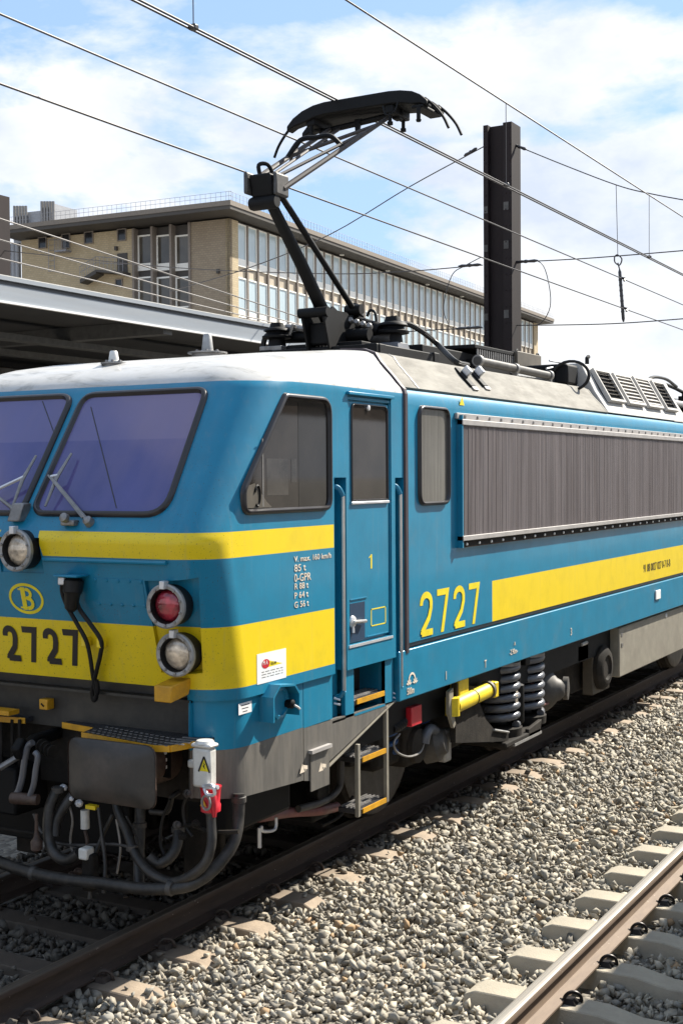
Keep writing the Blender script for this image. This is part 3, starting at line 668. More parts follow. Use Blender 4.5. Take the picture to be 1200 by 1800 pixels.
zL = lambda py, px=285: onL(px, py).z
zcor = lambda px, py: onL(px, py).z
for pa, pb in ((237, 266), (270, 298.5), (303, 333)):
    s0, s1 = sL(pb), sL(pa); pm = (pa+pb)/2
    P0 = WC+DL*s0+DR*.48
    winframe(Vector((P0.x, P0.y, 0)), DL, -DR, s1-s0, zcor(pm, 474), zcor(pm, 411), zcor(pm, 461))
    winframe(Vector((P0.x, P0.y, 0)), DL, -DR, s1-s0, zcor(pm, 540), zcor(pm, 485), None)
for px in (235.5, 268, 301, 334):
    s0 = sL(px); P0 = WC+DL*(s0-.09)+DR*.5; bp(obox(P0, DL, -DR, .18, .62, 8, ZT), 'bay_post', 'mullion')
# small gable windows
for px, py, w, h in ((76, 427, 15, 19), (157, 418, 16, 20), (215, 413, 16, 20), (210, 497, 13, 12), (117, 424, 15, 25)):
    a, c = onL(px+w/2, py+h/2), onL(px-w/2, py-h/2)
    P0 = Vector((a.x, a.y, 0)); wl = (c-a).dot(DL)
    winframe(P0, DL, -DR, wl, a.z, c.z, None, 'small_window', .07, 'smallglass', None)
# service door with outside landing, stair and ladder
a, c = onL(225, 480), onL(207, 446); mb = obox(Vector((a.x, a.y, 0)), DL, -DR, (c-a).dot(DL), .06, a.z, c.z); o = bp(mb, 'service_door', 'darkpanel')
ST = MB(); w_ = 1.0
p0 = onL(230, 480); p1 = onL(183, 477); p2_ = onL(155, 494)
ST2 = MB()
def slab(pA, pB, th): q = [pA, pB, pB-DR*w_, pA-DR*w_]; ST2.hexa([v-UZ*th for v in q]+q)
slab(p0, p1, .18); slab(p1, p2_, .3); bp(ST2, 'stair_flight', 'eave')
for pts in (((230, 480), (183, 477)), ((183, 477), (155, 494))):
    A, B = [onL(*q)-DR*w_ for q in pts]
    for h in (.5, .95): ST.tube([A+UZ*h, B+UZ*h], .025, 4)
    for k in range(8): q = A.lerp(B, k/7); ST.tube([q, q+UZ*.95], .02, 4)
bp(ST, 'stair_railing', 'railing')
ST = MB(); A, B = onL(99, 477), onL(99, 420)
for s in (0, .55):
    ST.tube([A+DL*s-DR*.2, B+DL*s-DR*.2], .03, 4)
k = 0
while A.z+k < B.z: ST.tube([A+UZ*k-DR*.2, A+UZ*k+DL*.55-DR*.2], .02, 4); k += .4
bp(ST, 'wall_ladder', 'railing')
a, c = onL(126, 443), onL(106, 414); mb = obox(Vector((a.x, a.y, 0)), DL, -DR, (c-a).dot(DL), .7, a.z-.02, a.z+.1); bp(mb, 'window_balcony', 'railing')
ST = MB(); A = Vector((a.x, a.y, a.z))-DR*.68; Ln = (c-a).dot(DL)
for k in range(9): ST.tube([A+DL*(Ln*k/8), A+DL*(Ln*k/8)+UZ*.9], .02, 4)
ST.tube([A+UZ*.9, A+DL*Ln+UZ*.9], .025, 4); bp(ST, 'balcony_railing', 'railing')
for px, py in ((387, 477), (208, 437)): a = onL(px, py); bp(obox(Vector((a.x, a.y, 0)), DL, -DR, .18, .25, a.z-.15, a.z+.15), 'wall_lamp', 'darkpanel')
# rooftop plant and the pipes at the left end
for px0, px1, py0, py1, nm in ((24, 82, 376, 392, 'plant_housing'), (76, 96, 360, 392, 'plant_housing')):
    a, c = onL(px1, py1)+DR*4, onL(px0, py0)+DR*4; a = hit(DR, WC+DR*4, px1, py1); c = hit(DR, WC+DR*4, px0, py0)
    bp(obox(Vector((a.x, a.y, 0)), DL, DR, (c-a).dot(DL), 3, ROOFZ, c.z), nm, 'tank')
for px in list(range(26, 50, 5))+list(range(74, 99, 5)):
    c = hit(DR, WC+DR*3.7, px, 362 if px < 60 else 354); bp(MB().tube([(c.x, c.y, ROOFZ+.2), (c.x, c.y, c.z)], .12, 8), 'flue', 'dullsteel', smooth=50)
for k in range(4):
    c = hit(DR, WC+DR*1.0, 11+k*7, 425); bp(MB().tube([(c.x, c.y, 8), (c.x, c.y, ROOFZ-.7)], .22, 10), 'duct_pipe', 'tank', smooth=50)
# long facade: white framed windows between bronze mullions, two floors in view
s_first = sR(419.5); pitch = (sR(457)-sR(419.5))/2.0; nb = int((sR(940)-s_first)/pitch)
pitch = (sR(938)-s_first)/nb
bp(obox(WC, DR, DL, s_first, .35, -.33, ZT), 'corner_pier', 'tan')
bp(obox(WC+DR*(s_first+nb*pitch), DR, DL, LENR-(s_first+nb*pitch)+.2, .35, -.33, ZT), 'corner_pier', 'tan')
zr = lambda py: onR(430, py).z
rows = ((zr(469), zr(394), zr(455)), (zr(558), zr(488), zr(546)))
zfl = (rows[0][0], rows[1][1])
bp(obox(WC+DR*s_first+DL*.30, DR, DL, nb*pitch, .05, -.33, ZT), 'facade_wall', 'buff')
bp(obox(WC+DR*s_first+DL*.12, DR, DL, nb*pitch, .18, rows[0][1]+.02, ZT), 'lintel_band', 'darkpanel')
fh = rows[0][1]-rows[1][1]
zz = [rows[0], rows[1], tuple(r-fh for r in rows[1])]
wproto = []
for r, (z0, z1, sp) in enumerate(zz):
    for k in range(nb):
        s0 = s_first+k*pitch+.10; P0 = WC+DR*s0+DL*.28; P0.z = 0
        if r < 1 or not wproto: pass
        if len(wproto) <= r:
            o = winframe(P0, DR, -DL, pitch-.20, z0, z1, sp, 'window', .10, 'bldglass'); wproto.append((o, P0.copy()))
        else:
            o0, b0 = wproto[r]; o = o0.copy(); COL.objects.link(o); o.location = Vector(o0.location)+(P0-b0)
            for c0 in [c for c in o0.children]:
                c = c0.copy(); COL.objects.link(c); c.parent = o
for k in range(nb+1):
    P0 = WC+DR*(s_first+k*pitch-.08)+DL*.25; 
    if k == 0: mproto = bp(obox(P0, DR, -DL, .22, .13, 6, ZT), 'mullion', 'mullion')
    else:
        o = mproto.copy(); COL.objects.link(o); o.location = Vector(mproto.location)+DR*(k*pitch)
# dark streak band of roof seen over the eave lamps
for k in range(2, 30, 4):
    p = E0+DL*1.2+DR*(6+k*2.4); bp(obox(Vector((p.x, p.y, 0)), DR, DL, .3, .3, ROOFZ-.68, ROOFZ-.602), 'eave_lamp', 'bwhite')

# ================================================================== the locomotive
LOCO = thing('electric_locomotive', 'blue and yellow electric locomotive numbered 2727 with white cab roof and raised pantograph', 'locomotive', (0, 0, 0))
LEN = 18.6
NLOW = Vector((0, -1, -.235)).normalized(); PLOW = Vector((0, -.1, 2.42))
NINC = Vector((0, -1, .657)).normalized(); PINC = Vector((0, -.077, 2.5))
lowp = lambda px, py, h=0.: hit(NLOW, PLOW+NLOW*h, px, py)
incp = lambda px, py, h=0.: hit(NINC, PINC+NINC*h, px, py)
def flip(v): return Vector((-v.x, v.y, v.z))

# ---- cab shell: stacked outlines from sill to crown, then cut for door, rails and lamps
RINGS = [(1.465, .123, 1.45, .27), (1.54, .107, 1.45, .27), (1.75, .0575, 1.45, .28), (2.06, -.0154, 1.45, .29), (2.38, -.0906, 1.45, .30), (2.43, -.099, 1.45, .30), (2.455, -.0985, 1.45, .30), (2.485, -.084, 1.45, .30),
         (2.6, -.0113, 1.45, .31), (3.0, .2515, 1.45, .34), (3.41, .521, 1.45, .37), (3.45, .550, 1.45, .38), (3.48, .582, 1.446, .39), (3.51, .610, 1.428, .40), (3.55, .665, 1.390, .42), (3.60, .775, 1.348, .44),
         (3.65, .95, 1.300, .46), (3.70, 1.24, 1.255, .48), (3.74, 1.60, 1.225, .48), (3.775, 1.98, 1.198, .40), (3.80, 2.25, 1.15, .25), (3.822, 2.44, .90, .08)]
def ring(z, yf, xs, r, yb=2.545):
    r = min(r, yb-yf-.005); pts = [Vector((xs, yb, z))]
    for k in range(13): a = R(90*k/12); pts.append(Vector((xs-r+r*math.cos(a), yf+r-r*math.sin(a), z)))
    pts += [Vector((x*(xs-r), yf, z)) for x in (.5, 0, -.5)]
    for k in range(12, -1, -1): a = R(90*k/12); pts.append(Vector((-(xs-r+r*math.cos(a)), yf+r-r*math.sin(a), z)))
    return pts+[Vector((-xs, yb, z))]
def cutter(mb):
    o = mb.build('cutter', 'black', smooth=0); return o
def boolean(o, cutters):
    mod = o.modifiers.new('b', 'BOOLEAN'); mod.operation = 'DIFFERENCE'; mod.solver = 'EXACT'
    cc = bpy.data.collections.new('cut'); 
    for c in cutters: cc.objects.link(c)
    mod.operand_type = 'COLLECTION'; mod.collection = cc
    bpy.context.view_layer.update()
    me = bpy.data.meshes.new_from_object(o.evaluated_get(bpy.context.evaluated_depsgraph_get()))
    o.modifiers.clear(); old = o.data; o.data = me; me.name = o.name
    for c in cutters: bpy.data.objects.remove(c)
    bpy.data.collections.remove(cc)
    me.materials.clear(); 
    for m_ in old.materials: me.materials.append(m_)
    me.polygons.foreach_set('material_index', [0]*len(me.polygons))
    me.shade_smooth(); me.set_sharp_from_angle(angle=R(33))
    w = o.modifiers.new('wn', 'WEIGHTED_NORMAL'); w.keep_sharp = True; w.weight = 100
cab = MB().loft([ring(*r) for r in RINGS]).build('cab_shell', 'cab', LOCO)
dy0, dy1, dz0, dz1 = 1.67, 2.335, 1.64, 3.425
cl = [cutter(MB().box(1.36, 1.7, 1.468, 1.640, 1.40, 2.83)), cutter(MB().box(1.36, 1.7, 2.395, 2.535, 1.40, 2.825)),
      cutter(MB().box(1.415, 1.7, dy0, dy1, dz0, dz1))]
a, b_, c, d = [lowp(*p) for p in ((254, 1021), (284, 1182), (352, 1186), (338, 1021))]
for s in (1, -1):
    f_ = (lambda v: v) if s == 1 else flip
    q = [f_(v) for v in (b_, c, d, a)]
    # recess deepening towards the outer side
    mb = MB(); mb.hexa([q[0]+NLOW*.3, q[1]+NLOW*.3, q[1]-NLOW*.085, q[0]-NLOW*.03, q[3]+NLOW*.3, q[2]+NLOW*.3, q[2]-NLOW*.085, q[3]-NLOW*.03]); cl.append(cutter(mb))
cc0 = lowp(33, 967); mb = MB(); mb.hexa([Vector((x, y, z)) for z in (2.23, 2.46) for x, y in ((-.185, -.5), (.185, -.5), (.185, -.045), (-.185, -.045))]); cl.append(cutter(mb))
cl.append(cutter(MB().box(-1.175, 1.175, -.3, .22, 1.3, 1.5385)))
boolean(cab, cl)

# ---- body side, shoulder and roof of the machine room
def side_profile(s): return [(s*1.45, 1.545), (s*1.45, 3.385), (s*1.448, 3.415), (s*1.441, 3.445), (s*1.430, 3.472), (s*1.415, 3.494), (s*1.395, 3.510), (s*1.34, 3.512), (s*1.34, 1.545)]
for s in (1, -1):
    mb = MB(); mb.loft([[Vector((x, y, z)) for x, z in side_profile(s)] for y in (2.592, LEN-2.6)]); o = mb.build('body_side', 'side', LOCO, smooth=30)
    mb = MB().box(min(s*1.34, s*1.405), max(s*1.34, s*1.405), 2.565, LEN-2.6, 1.46, 1.544); mb.build('side_gap', 'gasket', LOCO, smooth=0)
    x0, x1 = sorted((s*1.33, s*1.460)); MB().box(x0, x1, 2.43, LEN-2.4, 1.118, 1.499).build('sole_bar', 'side', LOCO, bevel=.008)
# rubber seam between cab and body
MB().loft([[Vector((x*k, y, z+.006)) for x, z in [(1.454, 1.47), (1.452, 3.46), (1.44, 3.50), (1.415, 3.525), (1.348, 3.605), (1.24, 3.722), (1.196, 3.79), (1.10, 3.826), (.9, 3.836), (.9, 3.79), (1.05, 3.76), (1.16, 3.70), (1.3, 3.56), (1.36, 3.45), (1.36, 1.47)]] for k, y in ((1.000, 2.538), (1.0085, 2.546), (1.0085, 2.588), (1.000, 2.596))]).build('cab_seam', 'seam', LOCO, smooth=0)
ROOF = [(1.412, 3.525), (1.346, 3.603), (1.238, 3.720), (1.194, 3.783), (1.15, 3.808), (1.08, 3.822), (.95, 3.828), (.94, 3.80)]
def roofsec(y0, y1, name, m):
    prof = [Vector((x, 0, z)) for x, z in ROOF]+[Vector((-x, 0, z)) for x, z in ROOF[::-1]]+[Vector((-1.38, 0, 3.50)), Vector((1.38, 0, 3.50))]
    return MB().loft([[p+Vector((0, y, 0)) for p in prof] for y in (y0, y1)]).build(name, m, LOCO, smooth=30)
roofsec(2.592, 7.66, 'roof_panel', 'roofw')
MB().loft([[Vector((x*k, y, z)) for x, z in ROOF[:6]+[(1.08, 3.80), (1.36, 3.51)]] for k, y in ((1.002, 7.60), (1.002, 7.64))]).build('roof_strip', 'roofw', LOCO, smooth=0)
MB().loft([[Vector((x*1.003, y, z+.003)) for x, z in ROOF[:6]+[(1.08, 3.80), (1.36, 3.51)]] for y in (2.87, 2.888)]).build('roof_strip', 'dullsteel', LOCO, smooth=0)
MB().box(-1.36, 1.36, 7.66, LEN-2.6, 3.50, 3.514).build('roof_deck', 'blackp', LOCO)

# ---- louvred fan housing
LA = Vector((1.412, 7.68, 3.525)); LB1 = fr(1044, 686, 7.68); LB2 = fr(1020, 638, 7.68)
prof = [LA, LB1, LB2, Vector((-.9, 7.68, LB2.z)), Vector((-1.38, 7.68, 3.52))]
yend = hit((LB2-LB1).cross(Vector((0, 1, 0))), LB1, 1195, 722).y
ye = max(10.3, min(yend, 12))
MB().loft([prof, [p+Vector((0, ye-7.68, 0)) for p in prof]]).build('fan_housing', 'roofb', LOCO, smooth=0, bevel=.012)
nl = (LB2-LB1).cross(Vector((0, 1, 0))).normalized(); nl = nl if nl.x > 0 else -nl; sl_ = (LB2-LA).normalized()
nlv = Vector((0, 1, 0)).cross(sl_).normalized(); nlv = nlv if nlv.x > 0 else -nlv
LV = [((1036.7, 654.3), (1062, 659), (1092.6, 708), (1069, 703)), ((1074, 662), (1100, 668), (1128, 713.6), (1100, 708)), ((1109, 668), (1132, 673), (1158, 718), (1135, 713.6)), ((1141.6, 675), (1158, 678.6), (1186, 722), (1167, 720))]
MB().box(-.5, .1, 7.3, 7.32, 3.82, 3.83)
mbL = (LB1+LB2)/2
for k, q in enumerate(LV):
    A_, B_, C_, D_ = [hit(nlv, LA+(LB2-LA)*.5, *p) for p in q]
    y0 = (A_.y+D_.y)/2; y1 = (B_.y+C_.y)/2; s0 = .5*((D_-LA).dot(sl_)+(C_-LA).dot(sl_)); s1 = .5*((A_-LA).dot(sl_)+(B_-LA).dot(sl_))
    P = lambda y, s, h: Vector((LA.x, y, LA.z))+sl_*s+nlv*h
    h0 = .018
    mb = MB(); mb.hexa([P(y0, s0, h0-.03), P(y1, s0, h0-.03), P(y1, s1, h0-.03), P(y0, s1, h0-.03), P(y0, s0, h0), P(y1, s0, h0), P(y1, s1, h0), P(y0, s1, h0)])
    fo = mb.build('louvre_panel', 'black' if k in (0, 3) else 'roofb', LOCO, smooth=0)
    for (ya, yb, sa, sb) in ((y0-.035, y0, s0-.03, s1+.03), (y1, y1+.035, s0-.03, s1+.03), (y0, y1, s1, s1+.03), (y0, y1, s0-.03, s0)):
        MB().hexa([P(ya, sa, 0), P(yb, sa, 0), P(yb, sb, 0), P(ya, sb, 0), P(ya, sa, .05), P(yb, sa, .05), P(yb, sb, .05), P(ya, sb, .05)]).build('louvre_frame', 'roofb', fo, smooth=0)
    ns = 7
    for i in range(ns):
        sa = s0+(s1-s0)*(i+.15)/ns; sb = s0+(s1-s0)*(i+(.86 if k in (1, 2) else .55))/ns
        MB().hexa([P(y0, sa, h0+.028), P(y1, sa, h0+.028), P(y1, sb, h0+.002), P(y0, sb, h0+.002), P(y0, sa, h0+.034), P(y1, sa, h0+.034), P(y1, sb, h0+.008), P(y0, sb, h0+.008)]).build('slat', 'roofb' if k in (1, 2) else 'dullsteel', fo, smooth=0)
q = hit((1, 0, 0), (.9, 0, 0), 1031, 640); MB().tube([q, q+Vector((0, 0, .07)), q+Vector((0, .05, .09))], .025, 8).build('lifting_eye', 'black', LOCO)
# round fan duct end ahead of the housing
mb = MB(); 
q = fr(998, 662, 7.62); mb.box(q.x-1.2, LB2.x-.02, 7.3, 7.655, 3.83, LB2.z-.03); mb.build('duct_end', 'blackp', LOCO, bevel=.03)
c_ = fr(1002, 664, 7.28); mb = MB().tube([c_+Vector((.21*math.cos(a_), 0, .16*math.sin(a_)+.02)) for a_ in np.linspace(0, 2*math.pi, 24)], .018, 6); mb.build('duct_ring', 'rubber', LOCO)

# ---- windscreens
def pane_on(poly3, nrm, gname, frame_w, gmat, fmat, parent=LOCO, h=.004, fh=.028, r=.09, name='window'):
    """window with a rounded rubber frame on a plane; poly3: corners on the plane"""
    p0 = poly3[0]; n_ = Vector(nrm).normalized(); ex = Vector((1, 0, 0)) if abs(n_.y) > .5 else Vector((0, 1, 0)); ey = n_.cross(ex) if n_.cross(ex).z > 0 else -n_.cross(ex); ey.normalize()
    P2 = [Vector(((p-p0).dot(ex), (p-p0).dot(ey))) for p in poly3]; rp_ = rpoly(P2, r, 7)
    to3 = lambda v: p0+ex*v.x+ey*v.y
    fo = ring_frame(rp_, to3, n_, frame_w, -.004, fh).build(name, fmat, parent, smooth=50)
    inn = off2(rp_, frame_w*.9)
    MB().add([to3(v)+n_*h for v in inn]+[to3(v)-n_*.02 for v in inn], [tuple(range(len(inn)))]+[(i, (i+1) % len(inn), len(inn)+(i+1) % len(inn), len(inn)+i) for i in range(len(inn))]).build(gname, gmat, fo, smooth=0)
    return fo, to3, P2
WS = [Vector((.028, 0, 0)), Vector((1.14, 0, 0)), Vector((1.09, 0, 0)), Vector((.038, 0, 0))]
WS = [PINC+Vector((x, 0, 0))+Vector((0, .657, 1))*(z-2.5) for x, z in ((.024, 2.592), (1.135, 2.592), (1.09, 3.418), (.030, 3.418))]
for s in (1, -1):
    pts = WS if s == 1 else [flip(p) for p in WS]
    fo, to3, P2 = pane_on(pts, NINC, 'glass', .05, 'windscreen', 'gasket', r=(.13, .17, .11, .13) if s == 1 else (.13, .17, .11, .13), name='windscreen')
    # heater wire seam inside the glass
    a = incp(160, 715, .006); c = incp(205, 893, .006)
    if s == -1: a = incp(75, 705, .006); c = incp(95, 760, .006)
    w_ = Vector((.004, 0, 0)); MB().add([a-w_, a+w_, c+w_, c-w_], [(0, 1, 2, 3)]).build('glass_seam', 'mark_k', fo, smooth=0)
# wipers
def wiper(piv, elbow, b0, b1, parent=LOCO):
    P = [incp(*piv, .03), incp(*elbow, .075)]
    t_o = MB().tube([P[0], P[1]], [.013, .009], 6).build('wiper', 'dullsteel', parent)
    d = Vector((.034, 0, -.014)); MB().tube([P[0]+d*-1.2, P[1]+d*-.7], .0065, 6).build('wiper_link', 'dullsteel', t_o)
    A, B = incp(*b0, .045), incp(*b1, .045); mid = P[1].lerp(A.lerp(B, .55), .4)
    MB().tube([A, A.lerp(B, .5)+NINC*.02, B], [.008, .013, .008], 6).build('wiper_blade', 'dullsteel', t_o)
    MB().tube([P[1], A.lerp(B, .55)+NINC*.02], .012, 6).build('wiper_joint', 'alu', t_o)
    MB().lathe(P[0]-NINC*.03, NINC, [(0, .035), (.04, .03), (.055, .012)], 10).build('wiper_pivot', 'dullsteel', t_o)
wiper((154, 915), (90, 838), (80, 890), (126, 797)); wiper((26, 896), (-14, 865), (22, 892), (64, 801))
q = incp(122, 917, .02); MB().box(q.x-.05, q.x+.06, q.y-.03, q.y+.03, q.z-.025, q.z+.01).build('washer_base', 'dullsteel', LOCO, bevel=.008)
MB().lathe(q+Vector((0, -.03, .02)), (0, -1, .4), [(0, .03), (.03, .03), (.04, .015)], 10).build('washer_nozzle', 'dullsteel', LOCO)
q = incp(33, 903, .03); MB().hexa([q+Vector(v) for v in ((-.06, -.05, -.05), (.045, -.05, -.05), (.045, .05, -.05), (-.06, .05, -.05), (-.03, -.02, .07), (.06, -.02, .07), (.06, .06, .07), (-.03, .06, .07))]).build('wiper_motor_box', 'dullsteel', LOCO, bevel=.01)
# drip rail below the stripe, inspection plate
MB().tube([lowp(76, 983, .012), lowp(292, 990, .012)], .014, 8).build('drip_rail', 'blue', LOCO)
q = [lowp(*p, .003) for p in ((166, 1016), (250, 1019), (256, 1066), (174, 1061))]
MB().add(q+[v-NLOW*.006 for v in q], [(0, 1, 2, 3), (0, 1, 5, 4), (1, 2, 6, 5), (2, 3, 7, 6), (3, 0, 4, 7)]).build('inspection_plate', 'blue', LOCO, smooth=0)
mb = MB()
for px, py in [(168+i*20, 1019+i*1) for i in range(5)]+[(175+i*20, 1061+i*1) for i in range(5)]: mb.lathe(lowp(px, py, .002), NLOW, [(0, .012), (.006, .010), (.008, .003)], 6)
mb.build('plate_bolts', 'blue', LOCO, kind='stuff')

# ---- lamps
def lamp(c, lensm, r=.136, back=.09, ax=Vector((0, -1, 0))):
    c = Vector(c); ax = Vector(ax).normalized()
    o = MB().lathe(c-ax*back, ax, [(0, r*.92), (back*.85, r*.95), (back, r*.97), (back+.012, r), (back+.028, r), (back+.034, r*.93), (back+.030, r*.79), (back+.012, r*.75), (back-.03, r*.74), (back-.031, .001)], 40).build('headlamp', ['lampring', 'rubber'], LOCO, smooth=30)
    me = o.data
    for p in me.polygons:
        cc = sum((me.vertices[i].co for i in p.vertices), Vector())/len(p.vertices); d_ = (cc-c).dot(ax); rad = ((cc-c)-ax*d_).length
        if rad < r*.79 or d_ < -.004: p.material_index = 1
    MB().lathe(c, ax, [(-.024, r*.735), (-.010, r*.73), (.006, r*.56), (.014, r*.32), (.017, .001)], 32).build('lens', lensm, o, smooth=60)
    up = Vector((0, 0, 1)); a = ax.cross(up).normalized(); b2 = a.cross(ax); mb = MB()
    for k in range(10):
        q = R(18+36*k); mb.lathe(c+(a*math.cos(q)+b2*math.sin(q))*r*.85+ax*.03, ax, [(0, .010), (.009, .009), (.011, .002)], 6)
    mb.build('ring_bolts', 'dullsteel', o, kind='stuff')
    q = c+b2*r*.92+ax*.03; MB().box(q.x-.018, q.x+.018, q.y-.03, q.y+.02, q.z-.02, q.z+.03).build('latch', 'alu', o, bevel=.004)
    return o
LT = Vector((.06, -1, -.03))
c1 = lowp(295, 1065, .03); c2 = lowp(312, 1150, .03); c0 = lowp(32, 967, .05)
lamp(c0, 'lens'); lamp(c1, 'redlens', ax=LT); lamp(c2, 'lens', ax=LT); lamp(flip(c1), 'redlens', ax=flip(LT)); lamp(flip(c2), 'lens', ax=flip(LT))

# ---- emblem and numbers on the nose
def on_low(x, z, h): return Vector((x, PLOW.y-.235*(z-PLOW.z), z))+NLOW*h
LOWROT = (R(90+13.2), 0, 0)
ce = lowp(47, 1052); mb = MB()
N_ = 48
outer = [on_low(ce.x+.148*math.cos(a), ce.z+.103*math.sin(a), .003) for a in np.linspace(0, 2*math.pi, N_, False)]; inner = [on_low(ce.x+.128*math.cos(a), ce.z+.083*math.sin(a), .003) for a in np.linspace(0, 2*math.pi, N_, False)]
mb.add(outer+inner, [(i, (i+1) % N_, N_+(i+1) % N_, N_+i) for i in range(N_)]); mb.build('emblem_ring', 'mark_y', LOCO, smooth=0)
mb = MB() # the letter B, drawn with serifs and two bowls
BH = [.003]
def lp_(x, z): return on_low(ce.x+x*1.12, ce.z+z*1.1, BH[0])
def strip2(pts, w):
    P = [Vector(p) for p in pts]; 
    for i in range(len(P)-1):
        a, b = P[i], P[i+1]; d = (b-a).normalized(); n_ = Vector((-d.y, d.x)); e = d*w*.3
        q = [a-n_*w*.5-e, b-n_*w*.5+e, b+n_*w*.5+e, a+n_*w*.5-e]; BH[0] += .0002; mb.add([lp_(v.x, v.y) for v in q], [(0, 1, 2, 3)])
strip2([(-.018, -.058), (-.018, .058)], .034); strip2([(-.05, .055), (.015, .055)], .010); strip2([(-.05, -.055), (.015, -.055)], .010)
strip2([(.01+.030*math.sin(a), .030+.026*math.cos(a)) for a in np.linspace(0, math.pi, 9)], .020); strip2([(.012+.036*math.sin(a), -.027+.030*math.cos(a)) for a in np.linspace(0, math.pi, 9)], .022)
strip2([(-.03, .003), (.015, .003)], .010)
mb.build('emblem_letter', 'mark_y', LOCO, smooth=0)
NZ0 = lowp(130, 1170).z; NZ1 = lowp(135, 1107).z; nx1 = lowp(137, 1110).x
H = NZ1-NZ0; pitch_ = .1755; wd_ = .128
for k_ in range(4):
    mb = MB()
    for i_, q in enumerate(digits('2727'[k_], H, wd_, pitch_, .042)): mb.add([on_low(nx1-(3-k_)*pitch_-wd_+v.x, NZ0+v.y, .003+.0002*i_) for v in q], [(0, 1, 2, 3)])
    mb.build('digit', 'mark_k', LOCO, smooth=0)

# ---- jumper socket with hanging cables
q = lowp(128, 1022, .05); o = MB().lathe(q+Vector((.01, 0, .02)), (0, -.15, -1), [(0, .05), (.02, .065), (.09, .06), (.10, .05), (.19, .04), (.21, .02)], 14).build('jumper_socket', 'rubber', LOCO)
MB().box(q.x-.09, q.x+.10, q.y-.08, q.y+.06, q.z+.03, q.z+.045).build('socket_hood', 'blue', o, bevel=.005)
MB().box(q.x-.07, q.x-.02, q.y-.06, q.y+.04, q.z-.02, q.z+.03).build('socket_latch', 'alu', o, bevel=.006)
for pts in ([(113, 1016), (109, 1035), (116, 1060), (135, 1095), (151, 1124), (158, 1150), (164, 1190), (170, 1222), (165, 1231), (162, 1215)], [(134, 1055), (141, 1072), (160, 1098), (178, 1126), (177, 1150), (170, 1180), (163, 1212), (165, 1230), (172, 1215), (170, 1195)]):
    MB().tube(crv([lowp(*p, .05) for p in pts], 5), .0145, 8).build('jumper_cable', 'rubber', LOCO)
for px, py in ((152, 1128), (179, 1130)): q = lowp(px, py, .03); MB().box(q.x-.018, q.x+.018, q.y-.03, q.y+.03, q.z-.03, q.z+.03).build('cable_clip', 'yellow', LOCO, bevel=.005)

# ---- cab side window, door, rails
def sidepoly(pxs, X=1.452): return [sd(*p, X) for p in pxs]
SX = Vector((1, 0, 0))
P3 = [Vector((1.4505, y, z)) for y, z in ((.318, 2.60), (1.418, 2.60), (1.418, 3.385), (.82, 3.385), (.312, 2.76))]
fo, to3, P2 = pane_on(P3, SX, 'glass', .042, 'sideglass', 'gasket', r=(.10, .10, .13, .06, .10), name='side_window')
# console edge seen through the lower front corner
mb = MB(); mb.add([Vector((1.4565, y, z)) for y, z in ((.37, 2.645), (.66, 2.645), (.60, 2.68), (.46, 2.80), (.37, 2.78))], [(0, 1, 2, 3, 4)]); mb.build('console_edge', 'brownbox', fo, smooth=0)
MB().tube([Vector((1.4575, .49+.03*math.cos(a), 2.72+.065*math.sin(a))) for a in np.linspace(-2.2, 2.8, 14)], .008, 5).build('console_handle', 'black', fo)
MB().box(1.4558, 1.457, .552, .564, 2.65, 3.08).build('window_bar', 'dullsteel', fo, smooth=0)
M['farwin'] = glassmat('far window seen through the cab', (.034, .030, .027), .05, .5, 5., .4); M['dimcab'] = glassmat('dim cab', (.010, .0085, .008), .05, .6, 4., .4)
for ya, yb, za, zb, m_ in ((.60, .86, 2.72, 2.955, 'farwin'), (.90, .965, 2.80, 2.955, 'farwin'), (.99, 1.36, 2.64, 3.33, 'dimcab')): MB().box(1.4552, 1.4558, ya, yb, za, zb).build('cab_view', m_, fo, smooth=0)
# the same on the far side
fo2, _, _ = pane_on([flip(p) for p in P3], -SX, 'glass', .042, 'sideglass', 'gasket', r=(.10, .10, .13, .06, .10), name='side_window')

door = MB().box(1.416, 1.436, dy0+.028, dy1-.02, dz0+.022, dz1-.055).build('cab_door', 'blue', LOCO, bevel=.004)
for (ya, yb, za, zb) in ((dy0+.002, dy0+.020, dz0, dz1-.045), (dy1-.016, dy1, dz0, dz1-.045), (dy0, dy1, dz1-.045, dz1-.02)):
    MB().box(1.416, 1.444, ya, yb, za, zb).build('door_jamb', 'blue', door, bevel=.004)
MB().box(1.44, 1.475, dy0-.02, dy1+.015, dz1-.012, dz1+.012).build('door_drip', 'blue', door, bevel=.005)
MB().box(1.416, 1.456, dy0-.005, dy1+.005, dz0-.022, dz0-.004).build('door_sill', 'alu', door, smooth=0)
wy0, wy1, wz0, wz1 = sd(617, 880, 1.437).y, sd(681, 880, 1.437).y, 2.66, 3.36
pl = [Vector((1.4365, y, z)) for y, z in ((wy0, wz0), (wy1, wz0), (wy1, wz1), (wy0, wz1))]
pane_on(pl, SX, 'glass', .014, 'sideglass', 'gasket', parent=door, h=.002, fh=.012, r=(.004, .004, .06, .06), name='door_window')
MB().box(1.437, 1.452, wy0-.01, wy1+.005, wz0-.024, wz0-.004).build('window_sill', 'alu', door, bevel=.004)
q = sd(646, 717, 1.44); MB().lathe(q, SX, [(0, .022), (.012, .02), (.016, .004)], 12).build('window_knob', 'alu', door)
lz0, lz1 = 1.655, 1.93; ly0, ly1 = sd(615, 1090, 1.437).y, sd(641, 1090, 1.437).y
MB().box(1.4361, 1.4375, ly0, ly1, lz0, lz1).build('lock_recess', mat('lock recess', (.006, .03, .07), .5), door, smooth=0)
MB().tube([Vector((1.455, ly0+.02, 1.80)), Vector((1.462, ly1-.03, 1.79))], .013, 8).build('door_handle', 'steel', door)
